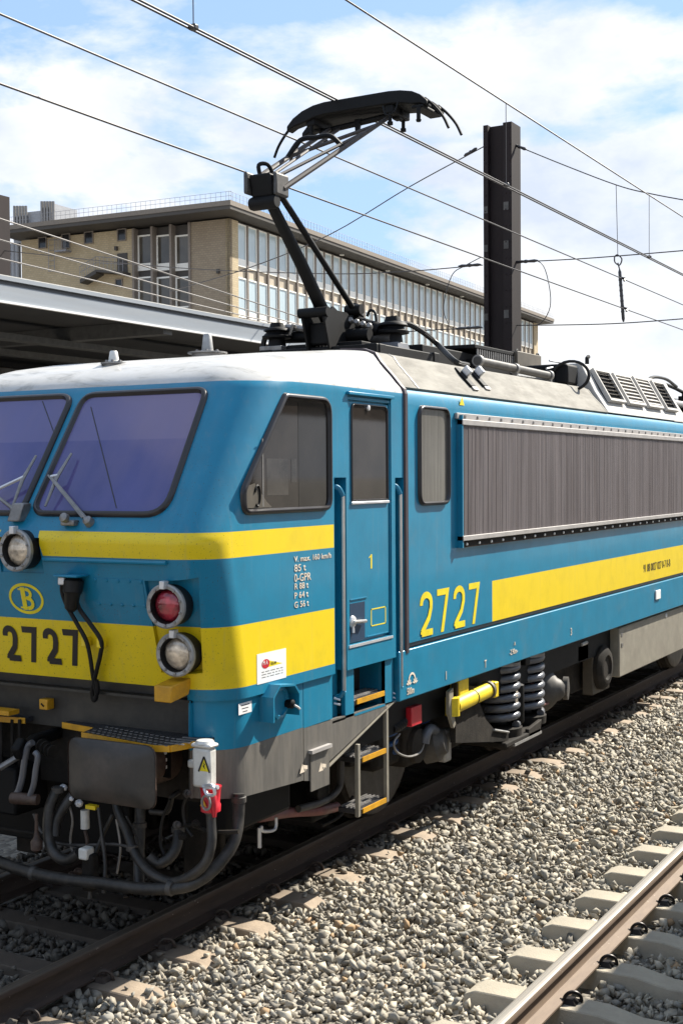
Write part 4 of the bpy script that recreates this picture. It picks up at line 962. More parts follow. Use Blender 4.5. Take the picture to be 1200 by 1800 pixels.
MB().lathe(Vector((1.437, ly0+.035, 1.80)), SX, [(0, .045), (.012, .04), (.02, .02)], 14).build('lock_plate', 'alu', door)
MB().tube([Vector((1.44, ly0+.035, 1.79)), Vector((1.445, ly0+.03, 1.72))], .012, 8).build('lock_lever', 'alu', door)
a, c = sd(652, 1092, 1.438), sd(678, 1074, 1.438); y0, y1, z0, z1 = a.y, c.y, 1.735, 1.865
for (ya, yb, za, zb) in ((y0, y1, z0, z0+.008), (y0, y1, z1-.008, z1), (y0, y0+.010, z0, z1), (y1-.010, y1, z0, z1)): MB().box(1.436, 1.4375, ya, yb, za, zb).build('outline_mark', 'mark_y', door, smooth=0)
for (ya, yb, z) in ((ly0, ly1+.03, 1.955), (ly1+.03, dy1-.05, 1.665)): MB().box(1.436, 1.443, ya, yb, z, z+.006).build('door_trim', 'blue', door, smooth=0)
q = sd(648, 1000, 1.4365); mb = MB(); hz = .105; z0 = q.z
for poly in ([(.028, 0), (.050, 0), (.050, 1), (.032, 1), (.028, .9)], [(.0, .74), (.0, .80), (.030, .95), (.030, .82)]): mb.add([Vector((1.4372, q.y+u_, z0+v_*hz)) for u_, v_ in poly], [tuple(range(len(poly)))])
mb.build('door_number', 'mark_y', door, smooth=0)
# hand rails standing in the two recesses beside the door
for yr, zb in ((1.585, 1.33), (2.475, 1.235)):
    rz = [(1.385, 2.785), (1.40, 2.775), (1.44, 2.745), (1.452, 2.70)]
    o = MB().tube([Vector((1.452, yr, 2.70)), Vector((1.452, yr, zb))], .0155, 10).build('hand_rail', 'steel', LOCO)
    MB().tube(crv([Vector((1.365, yr-.075, 2.775)), Vector((1.40, yr-.06, 2.77)), Vector((1.435, yr-.03, 2.755)), Vector((1.452, yr, 2.70))], 4), .019, 8).build('rail_foot', 'blue', o)
    MB().box(1.362, 1.372, yr-.10, yr-.02, 2.70, 2.82).build('rail_plate', 'blue', o)
    mb = MB(); mb.lathe((1.372, yr-.07, 2.80), SX, [(0, .012), (.012, .010)], 6); mb.lathe((1.372, yr-.05, 2.755), SX, [(0, .012), (.012, .010)], 6); mb.build('rail_bolts', 'alu', o, kind='stuff')
    MB().tube([Vector((1.452, yr, zb)), Vector((1.43, yr, zb-.035)), Vector((1.375, yr-.02, zb-.06))], .018, 8).build('rail_foot', 'blue', o)
    for z in (zb-.05, zb-.085): MB().tube([Vector((1.40, yr-.05, z)), Vector((1.44, yr-.03, z-.012))], .008, 6).build('rail_lug', 'alu', o)

# ---- skirt below the body: blue strip then grey
def skirt_path(x=1.428, yf=.135, r=.26):
    pts = [Vector((1.20, yf, 0))]
    for k in range(0, 11): a = R(90*k/10); pts.append(Vector((x-r+r*math.sin(a), yf+r-r*math.cos(a), 0)))
    return pts
def wall(path, z0, z1, th, name, m, s=1, **k):
    P = [Vector((p.x, p.y)) for p in path]; inn = []
    for i, p in enumerate(P):
        d = (P[min(i+1, len(P)-1)]-P[max(i-1, 0)]).normalized(); inn.append(p+Vector((-d.y, d.x))*th)
    poly = P+inn[::-1]; z0f = z0 if callable(z0) else (lambda p: z0)
    return MB().loft([[Vector((p.x*s, p.y, z0f(p))) for p in poly], [Vector((p.x*s, p.y, z1)) for p in poly]]).build(name, m, LOCO, **k)
pf = skirt_path()
grey_bot = lambda p: .862-.068*min(1, max(0, (p.y-.1)/1.05))
for s in (1, -1):
    wall(pf+[Vector((1.428, 1.068, 0))], 1.158, 1.464, .03, 'skirt_panel', 'blue', s)
    wall([Vector((1.428, 1.076, 0)), Vector((1.428, 1.462, 0))], 1.15, 1.464, .03, 'skirt_panel', 'blue', s)
    wall(pf+[Vector((1.428, 1.068, 0))], grey_bot, 1.157, .03, 'skirt_panel', 'greyskirt', s)
# grey end plate with the slanted rear edge
mb = MB(); mb.prism([(1.428, 1.076, .795), (1.428, 1.19, .77), (1.428, 1.20, .80), (1.428, 2.40, 1.13), (1.428, 1.076, 1.149)], (-.03, 0, 0)); mb.build('skirt_panel', 'greyskirt', LOCO, smooth=0)
MB().hexa([Vector(v) for v in ((1.36, 1.19, .765), (1.436, 1.19, .765), (1.436, 1.215, .765), (1.36, 1.215, .765), (1.36, 2.39, 1.125), (1.436, 2.39, 1.125), (1.436, 2.43, 1.13), (1.36, 2.43, 1.13))]).build('skirt_edge', 'box', LOCO, smooth=0)
# small hatch plate with lit lip
a, c = sd(550, 1334, 1.44), sd(580, 1378, 1.44); y0, y1 = 1.15, 1.40
MB().box(1.429, 1.437, y0, y1, .705, .965).build('hatch_plate', 'greyskirt', LOCO, smooth=0)
MB().box(1.429, 1.462, y0-.02, y1, .966, .99).build('hatch_lip', 'rad_rail', LOCO, smooth=0)
for px, py in ((527, 1360), (560, 1357)):
    q = sd(px, py, 1.438); mb = MB()
    mb.add([Vector((q.x, q.y+u_*.62, q.z+v_*.8)) for u_, v_ in ((0, 0), (.10, 0), (.055, .075))], [(0, 1, 2)]); mb.add([Vector((q.x+.0004, q.y+u_*.62, q.z+v_*.8)) for u_, v_ in ((.07, .062), (.16, .045), (.16, .012), (.125, .022), (.12, .0), (.105, .025), (.08, .03))], [tuple(range(7))])
    mb.build('jacking_mark', 'mark_w', LOCO, smooth=0)
# step pocket below the door and the blue panels round it
yA, yB = 1.772, 2.255
for ya, yb in ((1.645, yA), (yB, 2.385)): MB().box(1.398, 1.428, ya, yb, 1.12, 1.464).build('skirt_panel', 'blue', LOCO, smooth=0)
for ya, yb in ((1.463, 1.644), (2.386, 2.54)): MB().box(1.355, 1.362, ya, yb, 1.13, 1.464).build('recess_back', 'blue', LOCO, smooth=0); MB().box(1.355, 1.428, ya, yb, 1.115, 1.13).build('recess_floor', 'blue', LOCO, smooth=0)
MB().box(1.20, 1.21, yA, yB, 1.10, 1.46).build('pocket_back', 'apron', LOCO, smooth=0)
for y in (yA-.006, yB): MB().box(1.21, 1.427, y, y+.006, 1.12, 1.46).build('pocket_cheek', 'blue', LOCO, smooth=0)
def step(y0, y1, z, x0, x1, parent=LOCO):
    o = MB().box(x0, x1-.006, y0, y1, z-.045, z-.006).build('step', 'tread', parent, bevel=.004)
    mb = MB()
    for i in range(4): mb.box(x0+.02+(x1-x0-.06)*i/4, x0+.032+(x1-x0-.06)*i/4, y0+.01, y1-.01, z-.006, z+.006)
    mb.build('step_ribs', 'dullsteel', o, kind='stuff')
    MB().box(x1-.005, x1+.004, y0+.03, y1-.012, z-.04, z-.004).build('step_edge', 'orange', o, smooth=0)
    return o
step(yA+.01, yB-.005, 1.235, 1.25, 1.43)
MB().box(1.30, 1.43, yA+.01, yB-.005, 1.115, 1.13).build('pocket_floor', 'blue', LOCO, smooth=0)
# hanging ladder
la = sd(626, 1320, 1.42); lb = sd(676, 1280, 1.42)
ly0, ly1 = 1.86, 2.27; zb = .40
MB().box(1.40, 1.43, ly1, ly1+.035, zb-.02, 1.11).build('ladder_stile', 'box', LOCO, bevel=.004)
MB().box(1.40, 1.43, ly0-.035, ly0, zb-.03, .90).build('ladder_stile', 'box', LOCO, bevel=.004)
step(ly0+.002, ly1-.002, .80, 1.24, 1.43); step(ly0+.002, ly1-.002, .425, 1.24, 1.43)
# jacking socket with its hood, standing off the skirt
hp = [(.535, 1.285), (.535, 1.445), (.615, 1.515), (.80, 1.495), (.86, 1.43), (.86, 1.285)]; hpi = [(.548, 1.285), (.548, 1.440), (.620, 1.502), (.795, 1.483), (.847, 1.425), (.847, 1.285)]
JB = MB()
for k in range(5):
    q4 = [hp[k], hp[k+1], hpi[k+1], hpi[k]]; JB.hexa([Vector((1.425, *p)) for p in q4]+[Vector((1.535, *p)) for p in q4])
jo = JB.build('jacking_socket', 'blue', LOCO, smooth=0)
MB().lathe((1.428, .70, 1.385), SX, [(0, .112), (.055, .108), (.06, .085), (.045, .08), (.045, .001)], 10).build('socket_cap', 'blue', jo, smooth=0)
MB().lathe((1.47, .79, 1.365), SX, [(0, .03), (.05, .03), (.06, .015)], 10).build('socket_pin', 'black', jo)
MB().tube([Vector((1.53, .79, 1.36)), Vector((1.535, .83, 1.34)), Vector((1.535, .85, 1.325))], .008, 6).build('socket_lever', 'alu', jo)
MB().box(1.4285, 1.4300, .30, .445, 1.365, 1.435).build('small_plate', 'decal', LOCO, smooth=0)
mb = MB()
for k in range(3): mb.box(1.43, 1.4306, .325+.01*k, .42-.012*k, 1.417-.02*k, 1.422-.02*k)
mb.build('plate_print', 'mark_k', LOCO, smooth=0, kind='stuff')

# ---- lettering on the side
txts = [("V. max. 160 km/h", 517, 988, .053, 582), ("85 t", 517, 1005, .066, 537), ("0-GPR", 517, 1023, .073, 546), ("R 88 t", 517, 1036.5, .057, 541), ("P 64 t", 517, 1052.5, .057, 541), ("G 56 t", 517, 1069, .057, 542)]
for s_, px, py, h_, p1 in txts:
    q = sd(px, py, 1.452); text('weight_lettering', s_, h_, q, SIDE, 'mark_w', LOCO, width=(sd(p1, py, 1.452)-q).y)
qa, qb = sd(738, 1127, 1.452), sd(842, 1100, 1.452); H = .352; pit = (qb.y-qa.y-.22)/3
for k_ in range(4):
    mb = MB()
    for i_, q in enumerate(digits('2727'[k_], H, .225, pit, .052)): mb.add([Vector((1.4525+.0002*i_, qa.y+k_*pit+v.x, 1.568+v.y)) for v in q], [(0, 1, 2, 3)])
    mb.build('digit', 'mark_y', LOCO, smooth=0)
q = sd(1130, 998, 1.452); text('registration_lettering', '91 88 0027 027 0-7 B-B', .135, Vector((1.452, q.y, 1.665)), SIDE, 'mark_k', LOCO, width=sd(1177, 985, 1.452).y-q.y, ext=.0008)
for s_, px, py, h_ in (('1', 782, 1195, .10), ('T', 851, 1174, .095), ('3', 1002, 1117, .11)): text('sole_bar_lettering', s_, h_, sd(px, py, 1.4635), SIDE, 'mark_w', LOCO, .8)
text('sole_bar_lettering', '-2.90m-', .07, sd(895, 1152, 1.4635), SIDE, 'mark_w', LOCO, .9); text('sole_bar_lettering', '^', .08, sd(903, 1139, 1.4635), SIDE, 'mark_w', LOCO, .9)
text('sole_bar_lettering', '500m', .075, sd(715, 1222, 1.4635), SIDE, 'mark_w', LOCO, .75)
q = sd(724, 1200, 1.4635); mb = MB()
for s in (0, 1):
    for k in range(5):
        a_ = R(20+k*35) ; cx_ = q.y+(-.052 if s == 0 else .052); d = Vector((math.cos(a_+math.pi/2*0), math.sin(a_))); 
        p = [Vector((cx_+d.x*.008-d.y*.006, q.z-.01+d.y*.008+d.x*.006)), Vector((cx_+d.x*.045-d.y*.006, q.z-.01+d.y*.045+d.x*.006)), Vector((cx_+d.x*.045+d.y*.006, q.z-.01+d.y*.045-d.x*.006)), Vector((cx_+d.x*.008+d.y*.006, q.z-.01+d.y*.008-d.x*.006))]
        mb.add([Vector((1.4637+.0002*(k+5*s), v.x, v.y)) for v in p], [(0, 1, 2, 3)])
aa = np.linspace(0, math.pi, 9)
for i in range(8): mb.add([Vector((1.4637, q.y+r_*math.cos(a_), q.z+.02+r_*math.sin(a_))) for r_, a_ in ((.045, aa[i]), (.062, aa[i]), (.062, aa[i+1]), (.045, aa[i+1]))], [(0, 1, 2, 3)])
mb.build('brake_symbol', 'mark_w', LOCO, smooth=0)
q = sd(1155, 1045, 1.464); MB().box(1.4625, 1.478, q.y-.11, q.y+.09, q.z-.055, q.z+.055).build('white_plate', 'decal', LOCO, bevel=.004)
q = sd(812, 706, 1.453); mb = MB(); mb.add([Vector((1.4508, q.y+u_, q.z+v_)) for u_, v_ in ((-.05, -.03), (.05, -.03), (.0, .045))], [(0, 1, 2)]); mb.build('warning_triangle', 'mark_y', LOCO, smooth=0)
# white notice with red disc and yellow pennant
y0, y1, z0, z1 = sd(452, 1190, 1.452).y, sd(503, 1180, 1.452).y, 1.530, 1.722
st = MB().box(1.4508, 1.4520, y0, y1, z0, z1).build('white_notice', 'decal', LOCO, smooth=0)
u0 = y0; wN = y1-y0; hN = z1-z0; PT = lambda u_, v_, h_: Vector((1.4520+h_, y0+u_*wN, z0+v_*hN))
mb = MB(); mb.add([PT(.30, .76, .0006), PT(.30, .50, .0006), PT(.87, .52, .0006)], [(0, 1, 2)]); mb.build('pennant', 'mark_y', st, smooth=0)
mb = MB(); mb.add([PT(.29+.135*math.cos(a), .63+.155*math.sin(a), .0012) for a in np.linspace(0, 2*math.pi, 24, False)], [tuple(range(24))]); mb.build('red_disc', 'red', st, smooth=0)
text('disc_lettering', 'M A', .040, PT(.185, .60, .002), SIDE, 'decal', st, .85, ext=.0003); text('pennant_lettering', 'GELLAN', .026, PT(.455, .555, .0014), SIDE, 'mark_k', st, .72, ext=.0003)
mb = MB()
for k in range(3):
    u_ = .15; 
    while u_ < .85:
        l_ = random.uniform(.05, .16); l_ = min(l_, .88-u_); mb.add([PT(u_, .36-.09*k, .0006), PT(u_+l_, .36-.09*k, .0006), PT(u_+l_, .385-.09*k, .0006), PT(u_, .385-.09*k, .0006)], [(0, 1, 2, 3)]); u_ += l_+.04
mb.build('notice_print', 'dullsteel', st, smooth=0, kind='stuff')
# rear side window
fo, _, _ = pane_on([Vector((1.4505, y, z)) for y, z in ((2.78, 2.60), (3.355, 2.60), (3.355, 3.395), (2.78, 3.395))], SX, 'glass', .036, 'wiredglass', 'gasket', r=.105, name='rear_window')

# ---- radiator grille along the side
ry0 = 3.53; ry1 = 13.2; rz0, rz1 = 2.335, 3.255; rx = 1.498
gf = MB().box(1.4505, 1.462, ry0+.01, ry1, rz0, rz1).build('radiator_grille', 'blackp', LOCO, smooth=0)
mb = MB(); y = ry0+.015
while y < ry1-.03:
    w_ = .0215; j = random.uniform(-.0018, .0018); mb.add([(1.462, y, rz0), (rx-.004+j, y+w_*.28, rz0), (rx-.004+j, y+w_*.62, rz0), (1.462, y+w_, rz0), (1.462, y, rz1), (rx-.004+j, y+w_*.28, rz1), (rx-.004+j, y+w_*.62, rz1), (1.462, y+w_, rz1)], [(0, 1, 5, 4), (1, 2, 6, 5), (2, 3, 7, 6)]); y += .0285
mb.build('grille_fins', 'fin', gf, smooth=0, kind='stuff')
MB().box(1.4505, rx+.004, ry0-.012, ry0+.008, 2.235, rz1+.085).build('grille_end', 'blue', gf, smooth=0)
MB().box(1.4505, rx+.010, ry0-.012, ry1, rz1, rz1+.050).build('grille_rail', 'rad_rail', gf, bevel=.006)
MB().box(1.4505, rx+.012, ry0-.012, ry1, rz0-.042, rz0).build('grille_rail', 'rad_rail', gf, bevel=.004)
MB().box(1.4505, rx-.022, ry0-.055, ry1, rz1+.052, rz1+.102).build('bolt_rail', 'rad_rail', gf, bevel=.004)
MB().box(1.4505, rx-.012, ry0, ry1, rz0-.10, rz0-.045).build('bolt_rail', 'under', gf, smooth=0)
mb = MB(); y = ry0+.1
while y < ry1: mb.lathe((rx-.022, y, rz1+.075), SX, [(0, .017), (.008, .016), (.010, .004)], 7); y += .262
mb.build('rail_bolts', 'dullsteel', gf, kind='stuff')
mb = MB(); y = ry0+.1
while y < ry1: mb.lathe((rx-.012, y, rz0-.072), SX, [(0, .014), (.010, .012), (.012, .003)], 7); y += .262
mb.build('rail_bolts', 'alu', gf, kind='stuff')

# ---- roof antennas and roof step clips
for (px, py, hb, rb, pw_) in ((153, 637, .062, .036, .15), (365, 622, .105, .043, .25)):
    q = Vector((-.07, .97, 3.650)) if hb < .08 else sd(px, py, .0); 
    o = MB().lathe(q, (0, 0, 1), [(0, .001), (0, pw_*.62), (.012, pw_*.62), (.014, .001)], 20).build('antenna', 'dullsteel', LOCO)
    MB().lathe(q+Vector((0, 0, .012)), (0, 0, 1), [(0, rb*1.35), (.012, rb*1.3), (.016, rb*1.08), (hb*1.25, rb*.78), (hb*1.36, rb*.6), (hb*1.38, .001)], 18).build('antenna_cap', 'dirtywhite' if hb < .08 else 'lampring', o)
    mb = MB()
    for k in range(6): a_ = R(60*k); mb.lathe(q+Vector((pw_*.36*math.cos(a_), pw_*.36*math.sin(a_), .012)), (0, 0, 1), [(0, .012), (.018, .010)], 6)
    mb.build('antenna_bolts', 'dullsteel', o, kind='stuff')
    MB().lathe(q-Vector((0, 0, .06)), (0, 0, 1), [(0, pw_*.5), (.059, pw_*.5)], 16).build('antenna_foot', 'dullsteel', o)
rs = [(Vector((1.238, 0, 3.720)), Vector((1.346, 0, 3.603)))]
nrm = Vector((.735, 0, .678)); dn = Vector((.678, 0, -.735))
for px in (813, 835):
    q = hit(nrm, Vector((1.346, 0, 3.603)), px, 663); 
    o = MB().hexa([q+Vector((0, u_, 0))+dn*v_+nrm*h_ for h_ in (0, .022) for u_, v_ in ((-.05, -.10), (.05, -.10), (.05, .13), (-.05, .13))]).build('roof_bracket', 'blackp', LOCO, bevel=.005)
    MB().hexa([q+Vector((0, u_, 0))+dn*v_+nrm*h_ for h_ in (.022, .09) for u_, v_ in ((.01, -.06), (.05, -.06), (.05, .02), (.01, .02))]).build('bracket_lug', 'alu', o, bevel=.008)
    MB().hexa([q+Vector((0, u_, 0))+dn*v_+nrm*h_ for h_ in (.0, .016) for u_, v_ in ((-.03, .13), (.07, .13), (.07, .165), (-.03, .165))]).build('bracket_foot', 'dullsteel', o, smooth=0)

# ---- pantograph
PB = MB(); 
zR = 3.83
panto = MB().tube([fr(497, 593, 4.05), fr(650, 588, 4.05)], .058, 14).build('pantograph', 'black', LOCO) # cross shaft of the base frame
def pan(mb, n, m='black', **k): return mb.build(n, m, panto, **k)
sh0, sh1 = fr(497, 593, 4.05), fr(700, 588, 4.05)
for sx_ in (-.55, .55): pan(MB().box(sx_-.06, sx_+.06, 3.7, 5.0, 3.90, 4.0), 'base_frame', bevel=.01)
pan(MB().box(-.62, .62, 4.85, 4.97, 3.90, 4.01), 'base_frame', bevel=.01); pan(MB().box(-.62, .62, 3.74, 3.86, 3.90, 4.0), 'base_frame', bevel=.01)
PX0 = 0.0
knee = Vector((PX0, 2.92, 5.235)); foot = Vector((PX0, 3.95, 4.20))
pan(MB().tube([foot, foot.lerp(knee, .5), knee-Vector((0, 0, .05))], [.062, .056, .046], 16), 'lower_arm')
# gusset plates at the foot of the lower arm
for sx_ in (-.11, .11):
    pan(MB().prism([(sx_, 3.62, 4.25), (sx_, 3.78, 4.36), (sx_, 3.86, 4.33), (sx_, 4.03, 4.33), (sx_, 4.42, 4.13), (sx_, 4.42, 3.97), (sx_, 3.72, 3.97)], (.022, 0, 0)), 'gusset', smooth=0)
pan(MB().box(-.10, .10, 3.74, 4.38, 4.02, 4.22), 'gusset_core', bevel=.02)
pan(MB().lathe((-.15, 3.66, 4.30), SX, [(0, .045), (.3, .045)], 12), 'stop_roller')
pan(MB().lathe((.15, 4.30, 4.10), SX, [(0, .06), (.3, .06), (.301, .045), (.3, .045), (.3, .001)], 16), 'shaft_end', 'greyiron')
# control rod
ka = sd(490, 338, .08); kb = sd(622, 545, .12)
pan(MB().tube([ka, kb], .027, 10), 'control_rod')
pan(MB().lathe(kb-Vector((.08, 0, 0)), SX, [(0, .05), (.16, .05)], 12), 'rod_bearing')
pan(MB().tube([kb+Vector((-.03, .02, 0)), kb+Vector((-.02, .16, -.04)), kb+Vector((0, .2, -.14))], .035, 8), 'rod_bracket')
# knee housing
kp = lambda px, py, X=.1: sd(px, py, X)
pan(MB().hexa([Vector((x, y, z)) for z, pts in ((5.17, ((-.105, 2.83), (.105, 2.83), (.105, 3.06), (-.105, 3.06))), (5.36, ((-.105, 2.78), (.105, 2.78), (.105, 3.0), (-.105, 3.0)))) for x, y in pts]), 'knee_housing', bevel=.02)
pan(MB().lathe((-.13, 2.86, 5.13), SX, [(0, .05), (.02, .058), (.24, .058), (.26, .05)], 14), 'knee_shaft')
pan(MB().box(-.145, -.107, 2.76, 2.97, 5.20, 5.39), 'knee_cheek', 'greyiron', bevel=.02); pan(MB().box(.107, .145, 2.82, 3.03, 5.18, 5.37), 'knee_cheek', 'greyiron', bevel=.02)
pan(MB().tube(crv([(-.05, 2.88, 5.36), (-.05, 2.86, 5.45), (.0, 2.92, 5.46), (.02, 2.98, 5.38)], 4), .018, 6), 'knee_lug')
# upper arm frame
HY = 4.5; Hz = 6.30
hl, hr = fr(582, 226, HY), fr(692, 200, HY)
nk0, nk1 = Vector((-.125, 2.90, 5.34)), Vector((.13, 2.95, 5.25))
pan(MB().tube([nk1, hr], [.026, .020], 8), 'upper_arm', 'armtube'); pan(MB().tube([nk0, hl.lerp(nk0, .02)+Vector((0, 0, 0))], [.026, .020], 8), 'upper_arm', 'armtube')
a = nk0.lerp(hl, .35); pan(MB().tube([Vector((.03, 2.95, 5.38)), hl.lerp(hr, .15)+Vector((0, 0, -.02))], .014, 6), 'tie_rod', 'armtube')
pan(MB().tube([Vector((.08, 2.95, 5.36)), nk1.lerp(hr, .78)], .016, 6), 'tie_rod', 'armtube')
pan(MB().tube([nk0.lerp(hl, .42), hr.lerp(nk1, .16)], .019, 6), 'upper_brace', 'armtube')
pan(MB().tube([Vector((-.1, 2.93, 5.36)), nk0.lerp(hl, .62)], .012, 6), 'tie_rod', 'armtube')
A, B = nk0.lerp(hl, .40), nk1.lerp(hr, .52); top = (A+B)/2+Vector((0, .02, .14))
pan(MB().tube(crv([A, A.lerp(top, .55)+Vector((-.03, 0, .06)), top, B.lerp(top, .55)+Vector((.02, 0, .05)), B], 6), .023, 8), 'arm_hoop')
pan(MB().tube([hl+Vector((-.12, 0, -.02)), hr+Vector((.1, 0, 0))], .028, 10), 'apex_tube')
# bow head: two wear strips with down-turned horns
ZT2 = CWZ-.012
BX = .08
for yy, tag_ in ((HY-.14, 0), (HY+.14, 1)):
    prof = [(BX+a_, ZT2+b_) for a_, b_ in ((-.75, -.175), (-.68, -.105), (-.58, -.05), (-.46, -.014), (-.34, 0), (.34, 0), (.46, -.010), (.58, -.035), (.66, -.075), (.73, -.135))]
    rings = []
    for i, (x, z) in enumerate(prof):
        th = .12 if abs(x-BX) < .6 else (.085 if abs(x-BX) < .7 else .05); hw = .055
        rings.append([Vector((x, yy-hw, z-th)), Vector((x, yy+hw, z-th)), Vector((x, yy+hw, z)), Vector((x, yy-hw, z))])
    st_ = pan(MB().loft(rings), 'wear_strip', bevel=.012)
    for s in (-1, 1):
        zz = ZT2-.19 if s < 0 else ZT2-.155
        pan(MB().tube(crv([(BX+s*.69, yy, zz+.05), (BX+s*.78, yy, zz-.03), (BX+s*.87, yy, zz-.14), (BX+s*.925, yy, zz-.25)], 5), .0135, 8), 'horn')
pan(MB().box(BX-.58, BX+.58, HY-.13, HY+.13, ZT2-.135, ZT2-.05), 'head_carrier', bevel=.02)
for x in (-.42, .42):
    pan(MB().box(x-.05, x+.05, HY-.17, HY+.17, ZT2-.20, ZT2-.11), 'head_link', bevel=.015)
    pan(MB().box(x-.035, x+.035, HY-.05, HY+.05, Hz-.16, ZT2-.15), 'head_bearing', bevel=.012)
    for dy in (-.15, .12): pan(MB().lathe((x, HY+dy, ZT2-.18), (0, 0, -1), [(0, .018), (.09, .018), (.092, .028), (.12, .028), (.125, .01)], 8), 'spring_plunger')
pan(MB().prism([(-.02, HY-.03, ZT2-.16), (.05, HY-.03, ZT2-.16), (.03, HY-.05, Hz-.24), (.0, HY-.05, Hz-.24)], (0, .03, 0)), 'centre_strut', smooth=0)
pan(MB().box(.66, .78, HY-.2, HY+.2, ZT2-.20, ZT2-.17), 'end_bracket', bevel=.01); pan(MB().lathe((.74, HY-.21, ZT2-.19), (0, 0, -1), [(0, .02), (.12, .02), (.122, .028), (.14, .02)], 8), 'end_stop')
pan(MB().tube(crv([(.40, HY-.25, ZT2-.15), (.44, HY-.27, ZT2-.24), (.52, HY-.26, ZT2-.22), (.55, HY-.24, ZT2-.13)], 4), .008, 6), 'shunt_cable')
# insulators under the base, cylinders and springs
def insulator(q, r, h, m='black'):
    return MB().lathe(q, (0, 0, 1), [(0, r*.62), (h*.30, r*.55), (h*.36, r*.98), (h*.44, r), (h*.52, r*.72), (h*.60, r*.68), (h*.66, r*.9), (h*.74, r*.85), (h*.82, r*.5), (h, r*.42), (h*1.02, .001)], 24).build('roof_insulator', m, LOCO, smooth=50)
qi = fr(690, 603, 4.35); 
insulator(Vector((qi.x, 4.35, qi.z)), .155, .24); 
qb = fr(690, 640, 4.35)
MB().hexa([Vector((qi.x+s*w_, 4.35+t2*w_, z)) for z, w_ in ((qb.z-.06, .165), (qi.z-.002, .105)) for s, t2 in ((-1, -1), (1, -1), (1, 1), (-1, 1))]).build('insulator_pedestal', mat('grey pedestal', (.13, .135, .15), .5), LOCO, bevel=.006)
ql = fr(487, 606, 3.9); insulator(Vector((ql.x, 3.9, ql.z-.02)), .14, .22)
MB().box(ql.x-.12, ql.x+.12, 3.78, 4.02, ql.z-.08, ql.z-.021).build('insulator_pedestal', 'dullsteel', LOCO, bevel=.006)
pan(MB().tube([fr(640, 574, 4.3), fr(672, 586, 4.3)], .055, 12), 'air_cylinder'); 
pan(MB().tube([fr(612, 565, 4.3), fr(668, 582, 4.3)], .075, 14), 'air_cylinder')
for k in range(5): p = fr(606+k*11, 562+k*3.4, 4.12); pan(MB().lathe(p, (.3, -1, .3), [(0, .028), (.05, .028), (.06, .02)], 8), 'base_bolt', 'dullsteel')
pan(MB().tube(crv([fr(645, 556, 4.3), fr(650, 546, 4.3), fr(659, 550, 4.3), fr(662, 574, 4.3)], 5), .014, 6), 'air_hose', 'rubber')
pan(MB().tube(crv([fr(612, 548, 4.4), fr(622, 536, 4.4), fr(634, 542, 4.4), fr(634, 556, 4.4)], 5), .02, 6), 'cable_loop', 'rubber')
pan(MB().tube([fr(503, 575, 4.0), fr(540, 579, 4.0)], .03, 8), 'latch_arm', 'dullsteel'); pan(MB().tube([fr(507, 594, 3.95), fr(516, 570, 3.95)], .02, 6), 'latch_arm', 'dullsteel')
pan(MB().tube(crv([fr(465, 622, 3.9), fr(464, 600, 3.9), fr(475, 586, 3.9), fr(505, 582, 3.95)], 5), .026, 8), 'earth_cable', 'rubber')
pan(MB().box(fr(508, 609, 3.9).x, fr(640, 609, 3.9).x, 3.85, 4.4, fr(570, 616, 3.9).z, fr(570, 604, 3.9).z), 'base_plate', 'blackp', bevel=.008)
for k in range(12): p = fr(540+k*6, 607+k*.3, 3.83); pan(MB().lathe(p, (0, -1, 0), [(0, .012), (.012, .012)], 6), 'base_bolt', 'dullsteel')
# heavy cables from the insulator down to the roof conduit
X9 = .98
for k in range(2):
    MB().tube(crv([Vector((qi.x+.03*k, 4.35, qi.z+.235)), fr(705, 567+2*k, 4.5), fr(722, 570+3*k, 4.6), fr(745, 584+3*k, 4.75), fr(770, 605+3*k, 4.9), sd(800, 634+3*k, X9), sd(822, 641+2*k, X9)], 6), .02, 8).build('roof_cable', 'rubber', LOCO)
# roof conduit with clamps
c0_, c1_ = sd(838, 634, X9), sd(966, 661, X9)
co_ = MB().tube([c0_, c1_], .042, 14).build('roof_conduit', 'greyiron', LOCO)
for px, py in ((840, 634), (904, 648), (964, 660)):
    q = sd(px, py, X9); MB().lathe(q-Vector((0, .025, 0)), (0, 1, 0), [(0, .045), (0, .055), (.05, .055), (.05, .045)], 14).build('conduit_clamp', 'dullsteel', co_)
    MB().box(q.x-.02, q.x+.03, q.y-.02, q.y+.02, 3.80, q.z).build('conduit_foot', 'dullsteel', co_)
MB().tube([sd(906, 660, .8), sd(962, 668, .8)], .022, 8).build('thin_conduit', 'lampring', LOCO)
for pts in ([(966, 661), (976, 668), (985, 668), (988, 660), (978, 650)], [(966, 664), (975, 672), (990, 672), (1000, 682)], [(960, 648), (980, 644), (992, 644), (988, 638), (965, 634)]): MB().tube(crv([sd(*p, .9) for p in pts], 5), .012, 6).build('roof_cable', 'alu', LOCO)
